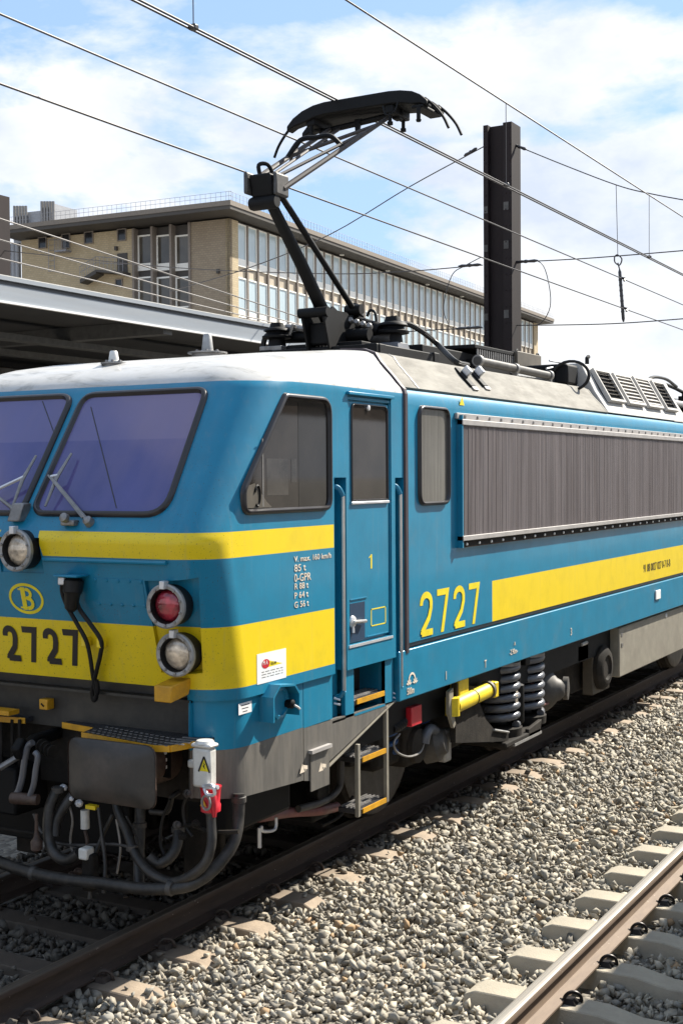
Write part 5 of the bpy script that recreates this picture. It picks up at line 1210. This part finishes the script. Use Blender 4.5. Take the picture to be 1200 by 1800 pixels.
# low dark walls and boxes behind the conduit
q0, q1 = sd(742, 640, .35), sd(852, 645, .35); MB().box(-.2, .35, q0.y, q1.y, 3.83, sd(800, 616, .35).z).build('roof_box', 'blackp', LOCO, bevel=.01)
q0, q1 = sd(835, 645, .45), sd(905, 655, .45); zt = sd(905, 620, .45).z
MB().box(-.3, .45, q0.y, q1.y, 3.83, zt-.15).build('resistor_grid', 'blackp', LOCO, smooth=0); MB().box(-.3, .46, q0.y-.03, q1.y, zt-.04, zt).build('resistor_lid', 'blackp', LOCO, bevel=.006)
mb = MB(); y = q0.y+.03
while y < q1.y-.03: mb.box(.451, .462, y, y+.02, zt-.15, zt-.045); y += .06
mb.build('resistor_bars', 'dullsteel', LOCO, kind='stuff', smooth=0)
q2, q3 = sd(909, 655, .5), sd(951, 662, .5); o = MB().box(-.2, .5, q2.y, q3.y, 3.83, sd(930, 621, .5).z).build('contactor_box', 'brownbox', LOCO, bevel=.008)
MB().tube([Vector((.502, q2.y+.2, 4.02)), Vector((.502, q2.y+.21, 4.02))], .04, 10).build('box_knob', 'black', o); MB().lathe(Vector((.5, q3.y-.25, 3.96)), SX, [(0, .05), (.01, .045), (.012, .01)], 10).build('box_plate', 'lampring', o)
for px, py in ((908, 620), (944, 627)):
    q = sd(px, py, .45); MB().tube([q+Vector((0, .045*math.cos(a_), .045*math.sin(a_)-.01)) for a_ in np.linspace(-1.2, math.pi+1.2, 14)], .011, 6).build('lifting_eye', 'black', o)
MB().box(-.6, .3, 6.9, 7.3, 3.83, 4.10).build('roof_box', 'blackp', LOCO, bevel=.02)
# far end of the roof: folded pantograph, half seen at the right edge
zf = 4.02
fp = MB().box(-.5, .6, 11.0, 14.8, 3.60, 3.80).build('folded_pantograph', 'black', LOCO, bevel=.02)
for x in (-.25, .0, .25, .6): MB().tube(crv([(x, 10.4, zf+.0), (x, 11.6, zf+.16), (x, 13.2, zf+.14), (x, 14.8, zf)], 5), .028, 8).build('folded_arm', 'black', fp)
for k in range(9): x, y = random.uniform(.2, 1.0), 10.9+.36*k; MB().lathe((x, y, 3.6), (0, 0, 1), [(0, .09), (.14, .08), (.16, .12), (.20, .12), (.22, .06), (.34+.05*(k % 3), .05)], 12).build('roof_insulator', 'black', fp)
MB().tube([(1.0, 10.4, 3.83), (1.0, 14, 3.83)], .05, 10).build('roof_conduit', 'lampring', fp)
MB().tube(crv([(.95, 10.35, 3.7), (1.0, 10.6, 4.08), (1.0, 11.4, 4.15), (.9, 12.4, 4.1)], 5), .022, 8).build('roof_cable', 'rubber', fp)
MB().loft([[Vector((x, y, z)) for x, z in ((1.41, 3.52), (1.30, 3.66), (1.22, 3.66), (1.25, 3.52))] for y in (10.4, LEN-2.7)]).build('roof_edge', 'roofb', LOCO, smooth=0)
# plain far cab, out of view
MB().loft([ring(*r) for r in RINGS]).build('cab_shell', 'cab', LOCO).matrix_local = Matrix.Translation((0, LEN, 0)) @ Matrix.Rotation(math.pi, 4, 'Z')

# ---- front apron, headstock, steps, buffers
MB().box(-1.20, 1.20, .20, .23, 1.19, 1.53).build('apron', 'apron', LOCO, smooth=0)
MB().box(-1.20, 1.20, .118, .20, 1.45, 1.466).build('apron_lip', 'apron', LOCO, smooth=0)
for s in (-1, 1): MB().box(*sorted((s*1.20, s*1.215)), .15, .30, 1.10, 1.465).build('apron_cheek', 'black', LOCO, smooth=0)
MB().box(-1.22, 1.22, .26, .36, .80, 1.19).build('headstock', 'under', LOCO, smooth=0)
MB().box(-1.30, 1.30, .9, LEN-.9, .82, 1.10).build('underframe', 'black', LOCO, smooth=0)
MB().box(-1.20, 1.20, .36, .95, .80, 1.12).build('underframe', 'black', LOCO, smooth=0)
# checker plate step over the buffers, with yellow edge
ZP = 1.24
for s in (1, -1):
    out_ = [gr(112, 1268, ZP), gr(112, 1272, ZP), gr(174, 1284, ZP), gr(146, 1290, ZP), gr(288, 1313, ZP), gr(318, 1312, ZP), gr(367, 1300, ZP)]
    out_ = [Vector((v.x*s, v.y, v.z)) for v in [Vector((.163, .125, ZP)), Vector((.46, .075, ZP)), Vector((.50, -.075, ZP)), Vector((1.14, -.185, ZP)), Vector((1.24, -.15, ZP)), Vector((1.325, .135, ZP))]]
    poly = out_+[Vector((1.325*s, .198, ZP)), Vector((.163*s, .198, ZP))]
    sp_ = MB().prism([p-Vector((0, 0, .03)) for p in poly], (0, 0, .029)).build('buffer_step', 'tread', LOCO, smooth=0)
    mb = MB()
    for i in (0, 2, 3, 4):
        a, c = out_[i], out_[i+1]; d = (c-a).normalized(); n_ = Vector((d.y, -d.x, 0))*s
        mb.hexa([a-Vector((0, 0, .036)), c-Vector((0, 0, .036)), c+n_*.008-Vector((0, 0, .036)), a+n_*.008-Vector((0, 0, .036)), a+Vector((0, 0, .002)), c+Vector((0, 0, .002)), c+n_*.008+Vector((0, 0, .002)), a+n_*.008+Vector((0, 0, .002))])
    mb.build('step_edge', 'orange', sp_, smooth=0)
    mb = MB()
    for i in range(16):
        for j in range(4):
            x = .53+.046*i; y = -.05+.06*j-.12*(i/16)
            mb.box(s*x-.012, s*x+.012, y-.006, y+.006, ZP, ZP+.004)
    for j in range(4): mb.box(min(s*1.16, s*1.30), max(s*1.16, s*1.30), -.10+.06*j, -.085+.06*j, ZP, ZP+.006)
    mb.build('plate_studs', 'dullsteel', sp_, smooth=0, kind='stuff')
    cx = .875*s; hw, hh = .335, .19; cz_ = 1.062; rp_ = rpoly([Vector((-hw, -hh)), Vector((hw, -hh)), Vector((hw, hh)), Vector((-hw, hh))], .075, 6); Lr = lambda p, d, y: Vector((cx+p.x*d, y, cz_+p.y*d))
    bowf = lambda p: -.012*(1-(p.x/hw)**2)
    bo = MB().loft([[Lr(p, .97, -.235) for p in rp_], [Lr(p, 1, -.243) for p in rp_], [Lr(p, 1, -.268+.02*(p.x/hw)**2) for p in rp_], [Lr(p, .975, -.274+.018*(p.x/hw)**2) for p in rp_], [Lr(p, .5, -.285) for p in rp_], [Lr(p, .05, -.288) for p in rp_]]).build('buffer', 'buffer', LOCO, smooth=50)
    MB().lathe((cx, -.24, cz_), (0, 1, 0), [(0, .10), (.12, .105), (.13, .125), (.30, .14), (.40, .155), (.50, .155)], 24).build('buffer_stock', 'bufrust', bo)
    MB().loft([[Lr(p, 1.004, -.2445) for p in rp_], [Lr(p, 1.004, -.256) for p in rp_]], cap=False).build('buffer_rim', 'bufrust', bo)
# zebra plate behind the right buffer
q = fr(287, 1330, .1); mb = MB()
for k in range(4): mb.add([Vector((q.x-.03, .10, q.z-.10+.045*k)), Vector((q.x+.03, .10, q.z-.07+.045*k)), Vector((q.x+.03, .10, q.z-.05+.045*k)), Vector((q.x-.03, .10, q.z-.08+.045*k))], [(0, 1, 2, 3)])
zb_ = MB().box(q.x-.045, q.x+.045, .102, .12, q.z-.13, q.z+.12).build('zebra_plate', 'black', LOCO, smooth=0); mb.build('zebra_stripes', 'decal', zb_, smooth=0)
# brackets with orange faces
q = fr(302, 1216, .0); MB().hexa([Vector(v)+q for v in ((-.075, -.08, -.055), (.055, -.08, -.055), (.055, .10, -.03), (-.075, .10, -.03), (-.075, -.08, .045), (.055, -.08, .045), (.075, .12, .08), (-.055, .12, .08))]).build('lamp_bracket', 'orange', LOCO, bevel=.008)
q = fr(78, 1238, .14); MB().box(q.x-.035, q.x+.035, .13, .20, q.z-.035, q.z+.035).build('lamp_bracket', 'orange', LOCO, bevel=.005)
MB().tube([Vector((q.x-.015, .128, q.z+.005)), Vector((q.x+.008, .128, q.z-.012))], .006, 5).build('bracket_pin', 'black', LOCO)
q = fr(8, 1255, .0); MB().box(q.x-.45, q.x+.04, .0, .1, q.z-.01, q.z+.02).build('coupler_step', 'orange', LOCO, smooth=0)
# heating cable box: white enamel box with a red plug
q = fr(367, 1345, .03); wx, wz = q.x, q.z
wb = MB().box(wx-.072, wx+.058, -.045, .035, wz-.125, wz+.115).build('heating_box', 'dirtywhite', LOCO, bevel=.018)
MB().box(wx-.078, wx+.068, -.05, .045, wz+.116, wz+.142).build('box_lid', 'dirtywhite', wb, bevel=.014)
MB().lathe((wx-.005, .0, wz+.141), (0, 0, 1), [(0, .06), (.016, .05), (.02, .02)], 16).build('box_lid', 'dirtywhite', wb)
MB().box(wx-.125, wx-.072, -.02, .03, wz-.02, wz+.03).build('box_hinge', 'dirtywhite', wb, bevel=.012)
mb = MB(); mb.add([(wx-.015, -.0465, wz-.02), (wx+.055, -.0465, wz-.02), (wx+.02, -.0465, wz+.06)], [(0, 1, 2)]); mb.build('warning_sign', 'mark_y', wb, smooth=0)
mb = MB(); 
for A_, B_ in (((.0, -.025), (.04, .068)), ((.04, .068), (.08, -.025))):
    a, b2 = Vector(A_), Vector(B_); d = (b2-a).normalized(); n_ = Vector((-d.y, d.x))*.006; mb.add([(wx+v.x-.02, -.047, wz+v.y) for v in (a-n_, b2-n_, b2+n_, a+n_)], [(0, 1, 2, 3)])
mb.add([(wx+u_-.02, -.0475, wz+v_) for u_, v_ in ((.036, .035), (.05, .02), (.042, .015), (.05, -.01), (.030, .012), (.040, .018))], [(0, 1, 2, 3, 4, 5)])
mb.build('sign_print', 'mark_k', wb, smooth=0)
MB().lathe((wx+.012, .03, wz-.125), (0, 0, -1), [(0, .068), (.02, .062), (.10, .055), (.11, .062), (.15, .060), (.155, .04)], 18).build('plug', 'red', wb)
MB().lathe((wx+.07, -.035, wz-.15), (.1, 0, -1), [(0, .018), (.02, .026), (.08, .022), (.14, .012)], 10).build('plug_grip', 'red', wb)
mb = MB(); mb.tube(crv([(wx+.04, -.06, wz-.10), (wx+.10, -.075, wz-.09), (wx+.115, -.075, wz-.14), (wx+.06, -.07, wz-.15), (wx+.03, -.06, wz-.12)], 4), .011, 6); mb.tube([(wx+.02, -.055, wz-.11), (wx+.13, -.06, wz-.10)], .014, 6); mb.build('plug_catch', 'alu', wb)
MB().tube([Vector((wx+.05+.03*math.cos(a_), -.07, wz-.20+.042*math.sin(a_))) for a_ in np.linspace(0, 2*math.pi, 16)], .008, 5).build('plug_ring', 'dullsteel', wb)
mb = MB(); mb.add([(wx-.02, -.036, wz-.235), (wx+.03, -.036, wz-.235), (wx+.006, -.036, wz-.195)], [(0, 1, 2)]); mb.build('warning_sign', 'orange', wb, smooth=0)
# heavy cables and brake hoses under the nose
def hose(pts, r, m='hose', name='hose', n=6, seg=10): return MB().tube(crv(pts, n), r, seg).build(name, m, LOCO)
F = fr
hose([Vector((wx+.012, .03, wz-.27)), F(371, 1440, .03), F(372, 1480, .0), F(362, 1515, -.03), F(335, 1540, -.05), F(300, 1550, -.05), F(262, 1532, -.03), F(237, 1498, 0), F(224, 1462, .04), F(208, 1425, .12), F(205, 1395, .2)], .031, name='heating_cable')
hose([F(420, 1395, .28), F(419, 1440, .26), F(412, 1478, .20), F(392, 1510, .12), F(362, 1540, .02), F(320, 1560, -.06), F(250, 1562, -.10), F(180, 1553, -.10), F(110, 1545, -.10), F(50, 1532, -.08), F(0, 1515, -.04), F(-60, 1480, .0)], .038, name='heating_cable')
hose([F(312, 1452, .18), F(313, 1475, .15), F(303, 1502, .10), F(280, 1518, .06), F(262, 1505, .04)], .034, name='brake_hose')
hose([F(247, 1420, .22), F(246, 1470, .18), F(244, 1520, .12), F(245, 1555, .05)], .036, name='brake_hose')
hose([F(103, 1385, .05), F(88, 1420, .0), F(86, 1470, -.03), F(96, 1500, -.05), F(118, 1512, -.06), F(140, 1500, -.06)], .036, name='brake_hose')
hose([F(130, 1395, .1), F(112, 1420, .05), F(100, 1445, .02), F(98, 1470, .0)], .032, name='brake_hose')
hose([F(174, 1420, .1), F(180, 1470, .06), F(185, 1520, .02), F(182, 1570, -.02)], .013, name='air_hose')
hose([F(198, 1432, .15), F(176, 1480, .1), F(163, 1520, .05), F(158, 1580, 0)], .014, name='air_hose')
hose([F(265, 1427, .2), F(292, 1428, .18), F(300, 1412, .16), F(303, 1400, .15), F(315, 1392, .2)], .018, name='brake_pipe')
for px, py, Y_, r_ in ((371, 1425, .03, .036), (420, 1405, .28, .043), (233, 1490, .01, .036), (246, 1450, .2, .041), (313, 1458, .18, .039), (103, 1388, .05, .041), (60, 1535, -.08, .043), (300, 1561, -.08, .043)):
    q = F(px, py, Y_); vert = py < 1520; MB().lathe(q, (0, 0, 1) if vert else (1, .1, -.08), [(-.02, r_*.9), (-.016, r_*1.08), (.016, r_*1.08), (.02, r_*.9)], 14).build('hose_clamp', 'greyiron', LOCO)
q = F(152, 1500, -.05); MB().box(q.x-.035, q.x+.035, q.y-.04, q.y+.04, q.z-.035, q.z+.04).build('hose_coupling', 'dirtywhite', LOCO, bevel=.012); MB().box(q.x-.03, q.x+.06, q.y-.02, q.y+.06, q.z-.24, q.z+.0).build('coupling_head', 'under', LOCO, bevel=.02)
MB().lathe(F(65, 1485, -.1), (0, 0, 1), [(-.05, .01), (-.03, .038), (.02, .04), (.05, .02), (.09, .012), (.2, .010)], 12).build('coupler_weight', 'bufrust', LOCO)
q = F(150, 1440, .1); MB().lathe(q, (0, 0, 1), [(-.06, .03), (.06, .03)], 10).build('cock_body', 'dirtywhite', LOCO); MB().box(q.x+.02, q.x+.10, q.y-.02, q.y+.02, q.z+.075, q.z+.10).build('cock_lever', 'yellow', LOCO)
for pts, r_, m_ in (([(330, 1395), (322, 1420), (326, 1450), (338, 1470)], .010, 'rubber'), ([(222, 1435), (240, 1470), (252, 1510), (248, 1545)], .009, 'greyiron'), ([(300, 1405), (286, 1440), (282, 1480), (290, 1505)], .010, 'rubber'), ([(60, 1430), (72, 1460), (96, 1480), (140, 1486), (200, 1484), (240, 1492)], .011, 'greyiron'), ([(0, 1455), (40, 1462), (90, 1468)], .014, 'under'), ([(310, 1450), (340, 1452), (372, 1462), (420, 1462)], .013, 'under'), ([(118, 1402), (128, 1440), (124, 1478), (132, 1510)], .008, 'dullsteel'), ([(205, 1440), (212, 1490), (206, 1535)], .008, 'dullsteel'), ([(150, 1460), (154, 1480), (152, 1500)], .012, 'bufrust')):
    MB().tube(crv([F(*p, .10) for p in pts], 5), r_, 7).build('thin_cable', m_, LOCO)
for px, py, m_ in ((140, 1412, 'alu'), (124, 1404, 'alu'), (330, 1395, 'greyiron'), (312, 1450, 'greyiron'), (345, 1448, 'under'), (322, 1470, 'under'), (128, 1538, 'bufrust'), (138, 1532, 'bufrust'), (0, 1352, 'alu'), (112, 1385, 'alu')):
    q = F(px, py, .08); MB().lathe(q, (.8, -.5, .2), [(-.03, .012), (-.02, .026), (0, .026), (.002, .017), (.03, .016), (.034, .008)], 8).build('pipe_fitting', m_, LOCO)
# draw hook and screw coupling
MB().prism([(-.03, .26, 1.10), (-.03, .02, 1.08), (-.03, -.12, 1.02), (-.03, -.17, 1.10), (-.03, -.10, 1.17), (-.03, -.05, 1.13), (-.03, .02, 1.16), (-.03, .26, 1.17)], (.07, 0, 0)).build('draw_hook', 'black', LOCO, bevel=.015)
for p in ([(58, 1305), (50, 1312), (44, 1335), (40, 1365), (33, 1390), (26, 1400)], [(62, 1322), (67, 1330), (63, 1355), (60, 1378), (52, 1402)]): MB().tube(crv([F(px, py, -.1) for px, py in p], 5), [.022]*26 if len(p) == 6 else .020, 10).build('coupling_link', 'spring', LOCO)
MB().lathe(F(28, 1403, -.12), (.97, .25, 0), [(-.03, .001), (-.03, .035), (.0, .04), (.16, .035), (.16, .001)], 14).build('coupling_pin', 'bufrust', LOCO)
for k in range(4): MB().lathe(F(74+k*6, 1312+k*3, .0), (1, -.3, 0), [(0, .05-.003*k), (.018, .05-.003*k)], 16).build('coupling_collar', 'under', LOCO)
MB().tube([F(0, 1350, -.05), F(42, 1325, .05)], .022, 8).build('coupling_bar', 'dullsteel', LOCO)
MB().box(-.95, -.16, .02, .34, .60, .92).build('coupler_box', 'black', LOCO, bevel=.02)
MB().box(-1.25, .30, .62, .66, .24, .86).build('shade_plate', 'black', LOCO, bevel=.01)  # dark plate added to stand in for the shade beneath the nose
for px in (3, 22, 35): MB().tube([F(px, 1265, .1), F(px, 1345, .1)], .012, 6).build('hand_bar', 'under', LOCO)
# rail guard, pipes, sand pipe behind the front skirt
q = sd(500, 1440, 1.0); MB().box(.70, .80, 1.0, 1.06, .10, .85).build('rail_guard', 'under', LOCO, bevel=.01)
MB().box(.9, 1.25, .45, 1.2, .55, .84).build('guard_bracket', 'black', LOCO, bevel=.03)
hose([sd(452, 1437, 1.1), sd(478, 1433, 1.1), sd(510, 1428, 1.1), sd(560, 1425, 1.1), sd(592, 1418, 1.1)], .036, 'redhose', 'sand_hose')
hose([sd(524, 1422, 1.15), sd(560, 1412, 1.15), sd(585, 1398, 1.15), sd(597, 1380, 1.15), sd(599, 1355, 1.15), sd(599, 1330, 1.15)], .026, 'greyiron', 'air_pipe')
hose([sd(459, 1452, 1.2), sd(462, 1461, 1.2), sd(480, 1460, 1.2), sd(485, 1452, 1.2), sd(485, 1437, 1.2)], .011, 'alu', 'cock_lever', n=3, seg=6); MB().tube([sd(456, 1455, 1.2), sd(456, 1490, 1.2)], .014, 8).build('cock_handle', 'alu', LOCO)
hose([sd(565, 1452, 1.0), sd(590, 1440, 1.0), sd(605, 1425, 1.0), sd(620, 1400, 1.0)], .012, 'under', 'sand_pipe')
MB().tube([sd(476, 1398, 1.0), sd(476, 1450, 1.0)], .03, 8).build('drop_pipe', 'under', LOCO)
MB().lathe(sd(555, 1393, 1.1), SX, [(-.05, .06), (.05, .06)], 12).build('drain_valve', 'under', LOCO)

# ---- bogies
WB = [(3.18, 6.12), (LEN-6.12, LEN-3.18)]
for bi, (wa, wb2) in enumerate(WB):
    bg_ = MB().box(-1.12, -1.0, wa-.9, wb2+.9, .48, .82).build('bogie', 'under', LOCO)
    def bgp(mb, n, m='under', **k): return mb.build(n, m, bg_, **k)
    bgp(MB().prism([(1.02, wa-.95, .62), (1.02, wa-.9, .80), (1.02, wa+.5, .86), (1.02, wa+.9, .70), (1.02, wb2-.9, .70), (1.02, wb2-.5, .86), (1.02, wb2+.9, .80), (1.02, wb2+.95, .60), (1.02, wb2-.6, .52), (1.02, wb2-.9, .42), (1.02, wa+.9, .42), (1.02, wa+.6, .52)], (.12, 0, 0)), 'side_frame', bevel=.02)
    bgp(MB().box(-1.0, 1.0, (wa+wb2)/2-.5, (wa+wb2)/2+.5, .4, .78), 'transom', 'black')
    for w in (wa, wb2):
        ax = bgp(MB().lathe((-.95, w, .625), SX, [(0, .09), (1.9, .09)], 16), 'axle', 'black')
        for s in (1, -1):
            prof = [(0, .20), (0, .58), (.01, .60), (.03, .625), (.12, .630), (.125, .655), (.15, .655), (.155, .20)]
            bgp(MB().lathe((s*.86, w, .625), (-s, 0, 0), prof, 48), 'wheel', 'under', smooth=30)
            bgp(MB().lathe((s*.865, w, .625), (-s, 0, 0), [(-.012, .50), (-.012, .585), (.0, .60)], 48), 'tyre_rim', 'greyiron')
        bgp(MB().box(1.0, 1.22, w-.16, w+.16, .46, .80), 'axle_box', bevel=.04)
        bgp(MB().lathe((1.22, w, .625), SX, [(0, .15), (.04, .14), (.06, .08), (.065, .001)], 20), 'axle_cap')
        for dy in (-.30, .30): bgp(MB().tube([Vector((1.10+.085*math.cos(a_), w+dy+.085*math.sin(a_), .62+.40*a_/(2*math.pi*5))) for a_ in np.linspace(0, 2*math.pi*5, 70)], .022, 7), 'axle_spring', 'bluespring')
MB().box(-1.1, 1.1, 1.75, 2.0, .30, .95).build('bogie_headbeam', 'black', LOCO, bevel=.03)
for x_0 in (-.95, -.35, .25): MB().box(x_0, x_0+.5, 1.1, 1.5, .28, .85).build('sand_box', 'black', LOCO, bevel=.03)
for s in (1, -1): MB().box(*sorted((s*.66, s*.86)), .75, .80, .09, .85).build('rail_guard', 'under', LOCO, bevel=.01)
# yellow damper, coil springs and their cradle
YB = 5.35
SP = [sd(893, 1200, 1.25), sd(921, 1190, 1.25)]
xs_ = (1.215, 1.20)
for k, (yc, zlo, zhi) in enumerate(((sd(877, 1230, 1.215).y, .50, 1.075), (sd(921, 1220, 1.20).y, .50, 1.075))):
    n_ = 6.4; pts = [Vector((xs_[k]+.165*math.cos(a_), yc+.165*math.sin(a_), zlo+(zhi-zlo)*a_/(2*math.pi*n_))) for a_ in np.linspace(0, 2*math.pi*n_, 170)]
    MB().tube(pts, .037, 12).build('coil_spring', 'spring', LOCO, smooth=60)
    MB().lathe((xs_[k], yc, 1.06), (0, 0, 1), [(0, .20), (.03, .20), (.04, .17), (.055, .17)], 24).build('spring_seat', 'dullsteel', LOCO)
    MB().lathe((xs_[k], yc, .40), (0, 0, 1), [(0, .21), (.075, .215), (.08, .20), (.085, .1)], 28).build('spring_seat', 'under', LOCO)
    MB().lathe((xs_[k], yc, .50), (0, 0, 1), [(0, .09), (.55, .09)], 12).build('spring_stop', 'black', LOCO)
MB().lathe((1.36, sd(909, 1240, 1.36).y, .50), (0, 0, 1), [(0, .05), (.02, .062), (.36, .062), (.37, .045), (.375, .028), (.56, .028)], 18).build('damper', 'blackp', LOCO)
MB().box(1.30, 1.38, 5.24, 5.36, 1.02, 1.11).build('damper_bracket', 'black', LOCO, bevel=.01)
text('damper_lettering', '02', .075, sd(906, 1225, 1.426), SIDE, 'mark_w', LOCO, .7); text('damper_lettering', '113', .06, sd(905, 1237, 1.426), SIDE, 'mark_w', LOCO, .7)
YE = sd(950, 1260, 1.44).y
cr = MB().box(.86, 1.44, 4.60, YE, .345, .40).build('spring_cradle', 'under', LOCO, bevel=.015)
MB().prism([sd(*p, 1.40) for p in ((802, 1200), (800, 1306), (893, 1303), (893, 1286), (868, 1282), (853, 1264), (844, 1240), (839, 1208))], (-.05, 0, 0)).build('cradle_plate', 'under', cr, smooth=0)
MB().prism([(1.44, YE-.32, .345), (1.44, YE-.01, .345), (1.44, YE+.03, .47), (1.44, YE-.32, .43)], (-.04, 0, 0)).build('cradle_plate', 'under', cr, bevel=.008)
MB().box(1.40, 1.445, 4.80, YE+.01, .335, .36).build('cradle_edge', 'lampring', cr, smooth=0); MB().tube([sd(868, 1283, 1.41), sd(893, 1287, 1.41)], .012, 6).build('cradle_edge', 'lampring', cr)
a, c = sd(800, 1240, 1.40), sd(856, 1213, 1.40)
yd = MB().tube([a+Vector((0, -.04, 0)), c], .068, 18).build('yaw_damper', 'yellow', LOCO)
MB().lathe(a.lerp(c, .5), c-a, [(0, .072), (.012, .072)], 18).build('damper_ring', 'black', yd); MB().lathe(c, c-a, [(-.02, .082), (.02, .082)], 18).build('damper_ring', 'brownbox', yd)
q = sd(808, 1212, 1.37); MB().box(q.x-.05, q.x+.04, q.y-.10, q.y+.10, q.z-.13, 1.115).build('damper_bracket', 'yellow', yd, bevel=.012)
MB().lathe(a+Vector((0, -.06, -.075)), (0, 0, 1), [(0, .062), (.15, .062)], 14).build('damper_eye', 'yellow', yd); MB().box(c.x-.07, c.x+.07, c.y+.015, c.y+.10, c.z-.07, c.z+.07).build('damper_eye', 'yellow', yd, bevel=.012)
mb = MB(); q = sd(788, 1240, 1.40); mb.prism([(1.42, q.y-.03, q.z+.12), (1.42, q.y+.05, q.z+.14), (1.42, q.y+.05, q.z-.05), (1.42, q.y+.10, q.z-.17), (1.42, q.y+.06, q.z-.20), (1.42, q.y-.03, q.z-.06)], (-.03, 0, 0)); mb.build('damper_stop', 'box', yd, smooth=0)
# equipment hung between the bogies
q = sd(733, 1256, 1.35); rb_ = MB().box(q.x-.16, q.x, q.y-.10, q.y+.085, q.z-.085, q.z+.07).build('red_box', 'red', LOCO, bevel=.006)
hose([sd(722, 1258, 1.28), sd(712, 1268, 1.28), sd(700, 1278, 1.28), sd(688, 1282, 1.28)], .036, 'rubber', 'corrugated_hose', n=6, seg=10)
mb = MB()
for k in range(9): p0 = sd(720-k*3.6, 1260+k*2.5, 1.28); p1 = sd(717-k*3.6, 1262+k*2.5, 1.28); mb.lathe(p0, p1-p0, [(0, .036), (.012, .044), (.024, .036)], 12)
mb.build('hose_rings', 'rubber', LOCO, kind='stuff')
hose([sd(702, 1290, 1.28), sd(692, 1305, 1.28), sd(697, 1322, 1.28), sd(718, 1330, 1.28), sd(738, 1322, 1.28), sd(746, 1302, 1.28)], .010, 'dullsteel', 'sensor_cable', seg=6)
hose([sd(745, 1306, 1.28), sd(749, 1290, 1.29), sd(757, 1281, 1.28), sd(768, 1288, 1.25)], .042, 'spring', 'sensor_plug')
q = sd(765, 1305, 1.24); MB().lathe(q, (1, .25, .2), [(-.1, .17), (.02, .16), (.05, .12), (.09, .10), (.10, .04)], 20).build('axle_sensor', 'greyiron', LOCO); MB().box(q.x-.02, q.x+.07, q.y+.05, q.y+.18, q.z-.18, q.z+.10).build('sensor_bracket', 'lampring', LOCO, bevel=.02)
MB().box(.95, 1.16, 2.6, 4.1, .50, .95).build('motor_case', 'under', LOCO, bevel=.05)
q = sd(968, 1212, 1.28); MB().lathe(q, (1, .3, 0), [(-.25, .23), (-.04, .22), (.02, .17), (.06, .12), (.10, .10), (.14, .05)], 24).build('motor_fan', 'greyiron', LOCO)
MB().lathe(q+Vector((.08, .14, .0)), (1, .25, 0), [(0, .12), (.05, .12), (.06, .05)], 16).build('fan_cover', 'greyiron', LOCO)
hose([sd(935, 1200, 1.3), sd(938, 1225, 1.3), sd(952, 1238, 1.3), sd(968, 1232, 1.3), sd(978, 1220, 1.32)], .016, 'redhose', 'cable', seg=8)
MB().tube([sd(966, 1234, 1.30), sd(983, 1214, 1.33)], .028, 8).build('cable_gland', 'alu', LOCO)
q0, q1 = sd(938, 1180, 1.10), sd(1038, 1180, 1.10); MB().box(.6, 1.12, q0.y, q1.y+.9, .42, 1.12).build('equipment_case', 'under', LOCO, bevel=.02)
q = sd(1026, 1146, 1.30); MB().box(1.1, 1.30, q.y-.20, q.y+.14, q.z-.09, q.z+.08).build('junction_box', 'brownbox', LOCO, bevel=.008); MB().tube([Vector((1.3, q.y-.1, q.z+.09)), Vector((1.31, q.y+.05, q.z+.10))], .02, 6).build('junction_clip', 'alu', LOCO)
q0, q1 = sd(1041, 1170, 1.28), sd(1068, 1170, 1.28); MB().box(1.16, 1.28, q0.y, q1.y+.05, sd(1042, 1222, 1.28).z, 1.085).build('blower_case', 'brownbox', LOCO, bevel=.006)
mb = MB(); 
for k in range(4): mb.box(1.28, 1.294, q0.y+.06, q1.y, .98+.025*k, .992+.025*k)
mb.build('blower_slats', 'lampring', LOCO, kind='stuff')
q = sd(1054, 1172, 1.30); MB().lathe(Vector((1.28, q.y+.05, q.z-.01)), SX, [(0, .25), (.05, .25), (.09, .20), (.095, .14), (.07, .12), (.07, .001)], 28).build('blower_mouth', 'under', LOCO)
q0 = sd(1088, 1100, 1.41); MB().box(1.0, 1.41, q0.y, 11.1, .515, 1.085).build('battery_box', 'box', LOCO, bevel=.012)
for y, z in ((q0.y+.05, .98), (q0.y+.06, .86)): MB().box(1.409, 1.416, y, y+.06, z, z+.04).build('box_latch', 'dullsteel', LOCO, smooth=0)
MB().lathe((1.41, 10.0, 1.04), SX, [(0, .03), (.01, .025), (.012, .001)], 8).build('box_stud', 'alu', LOCO)

print('stones', NST)
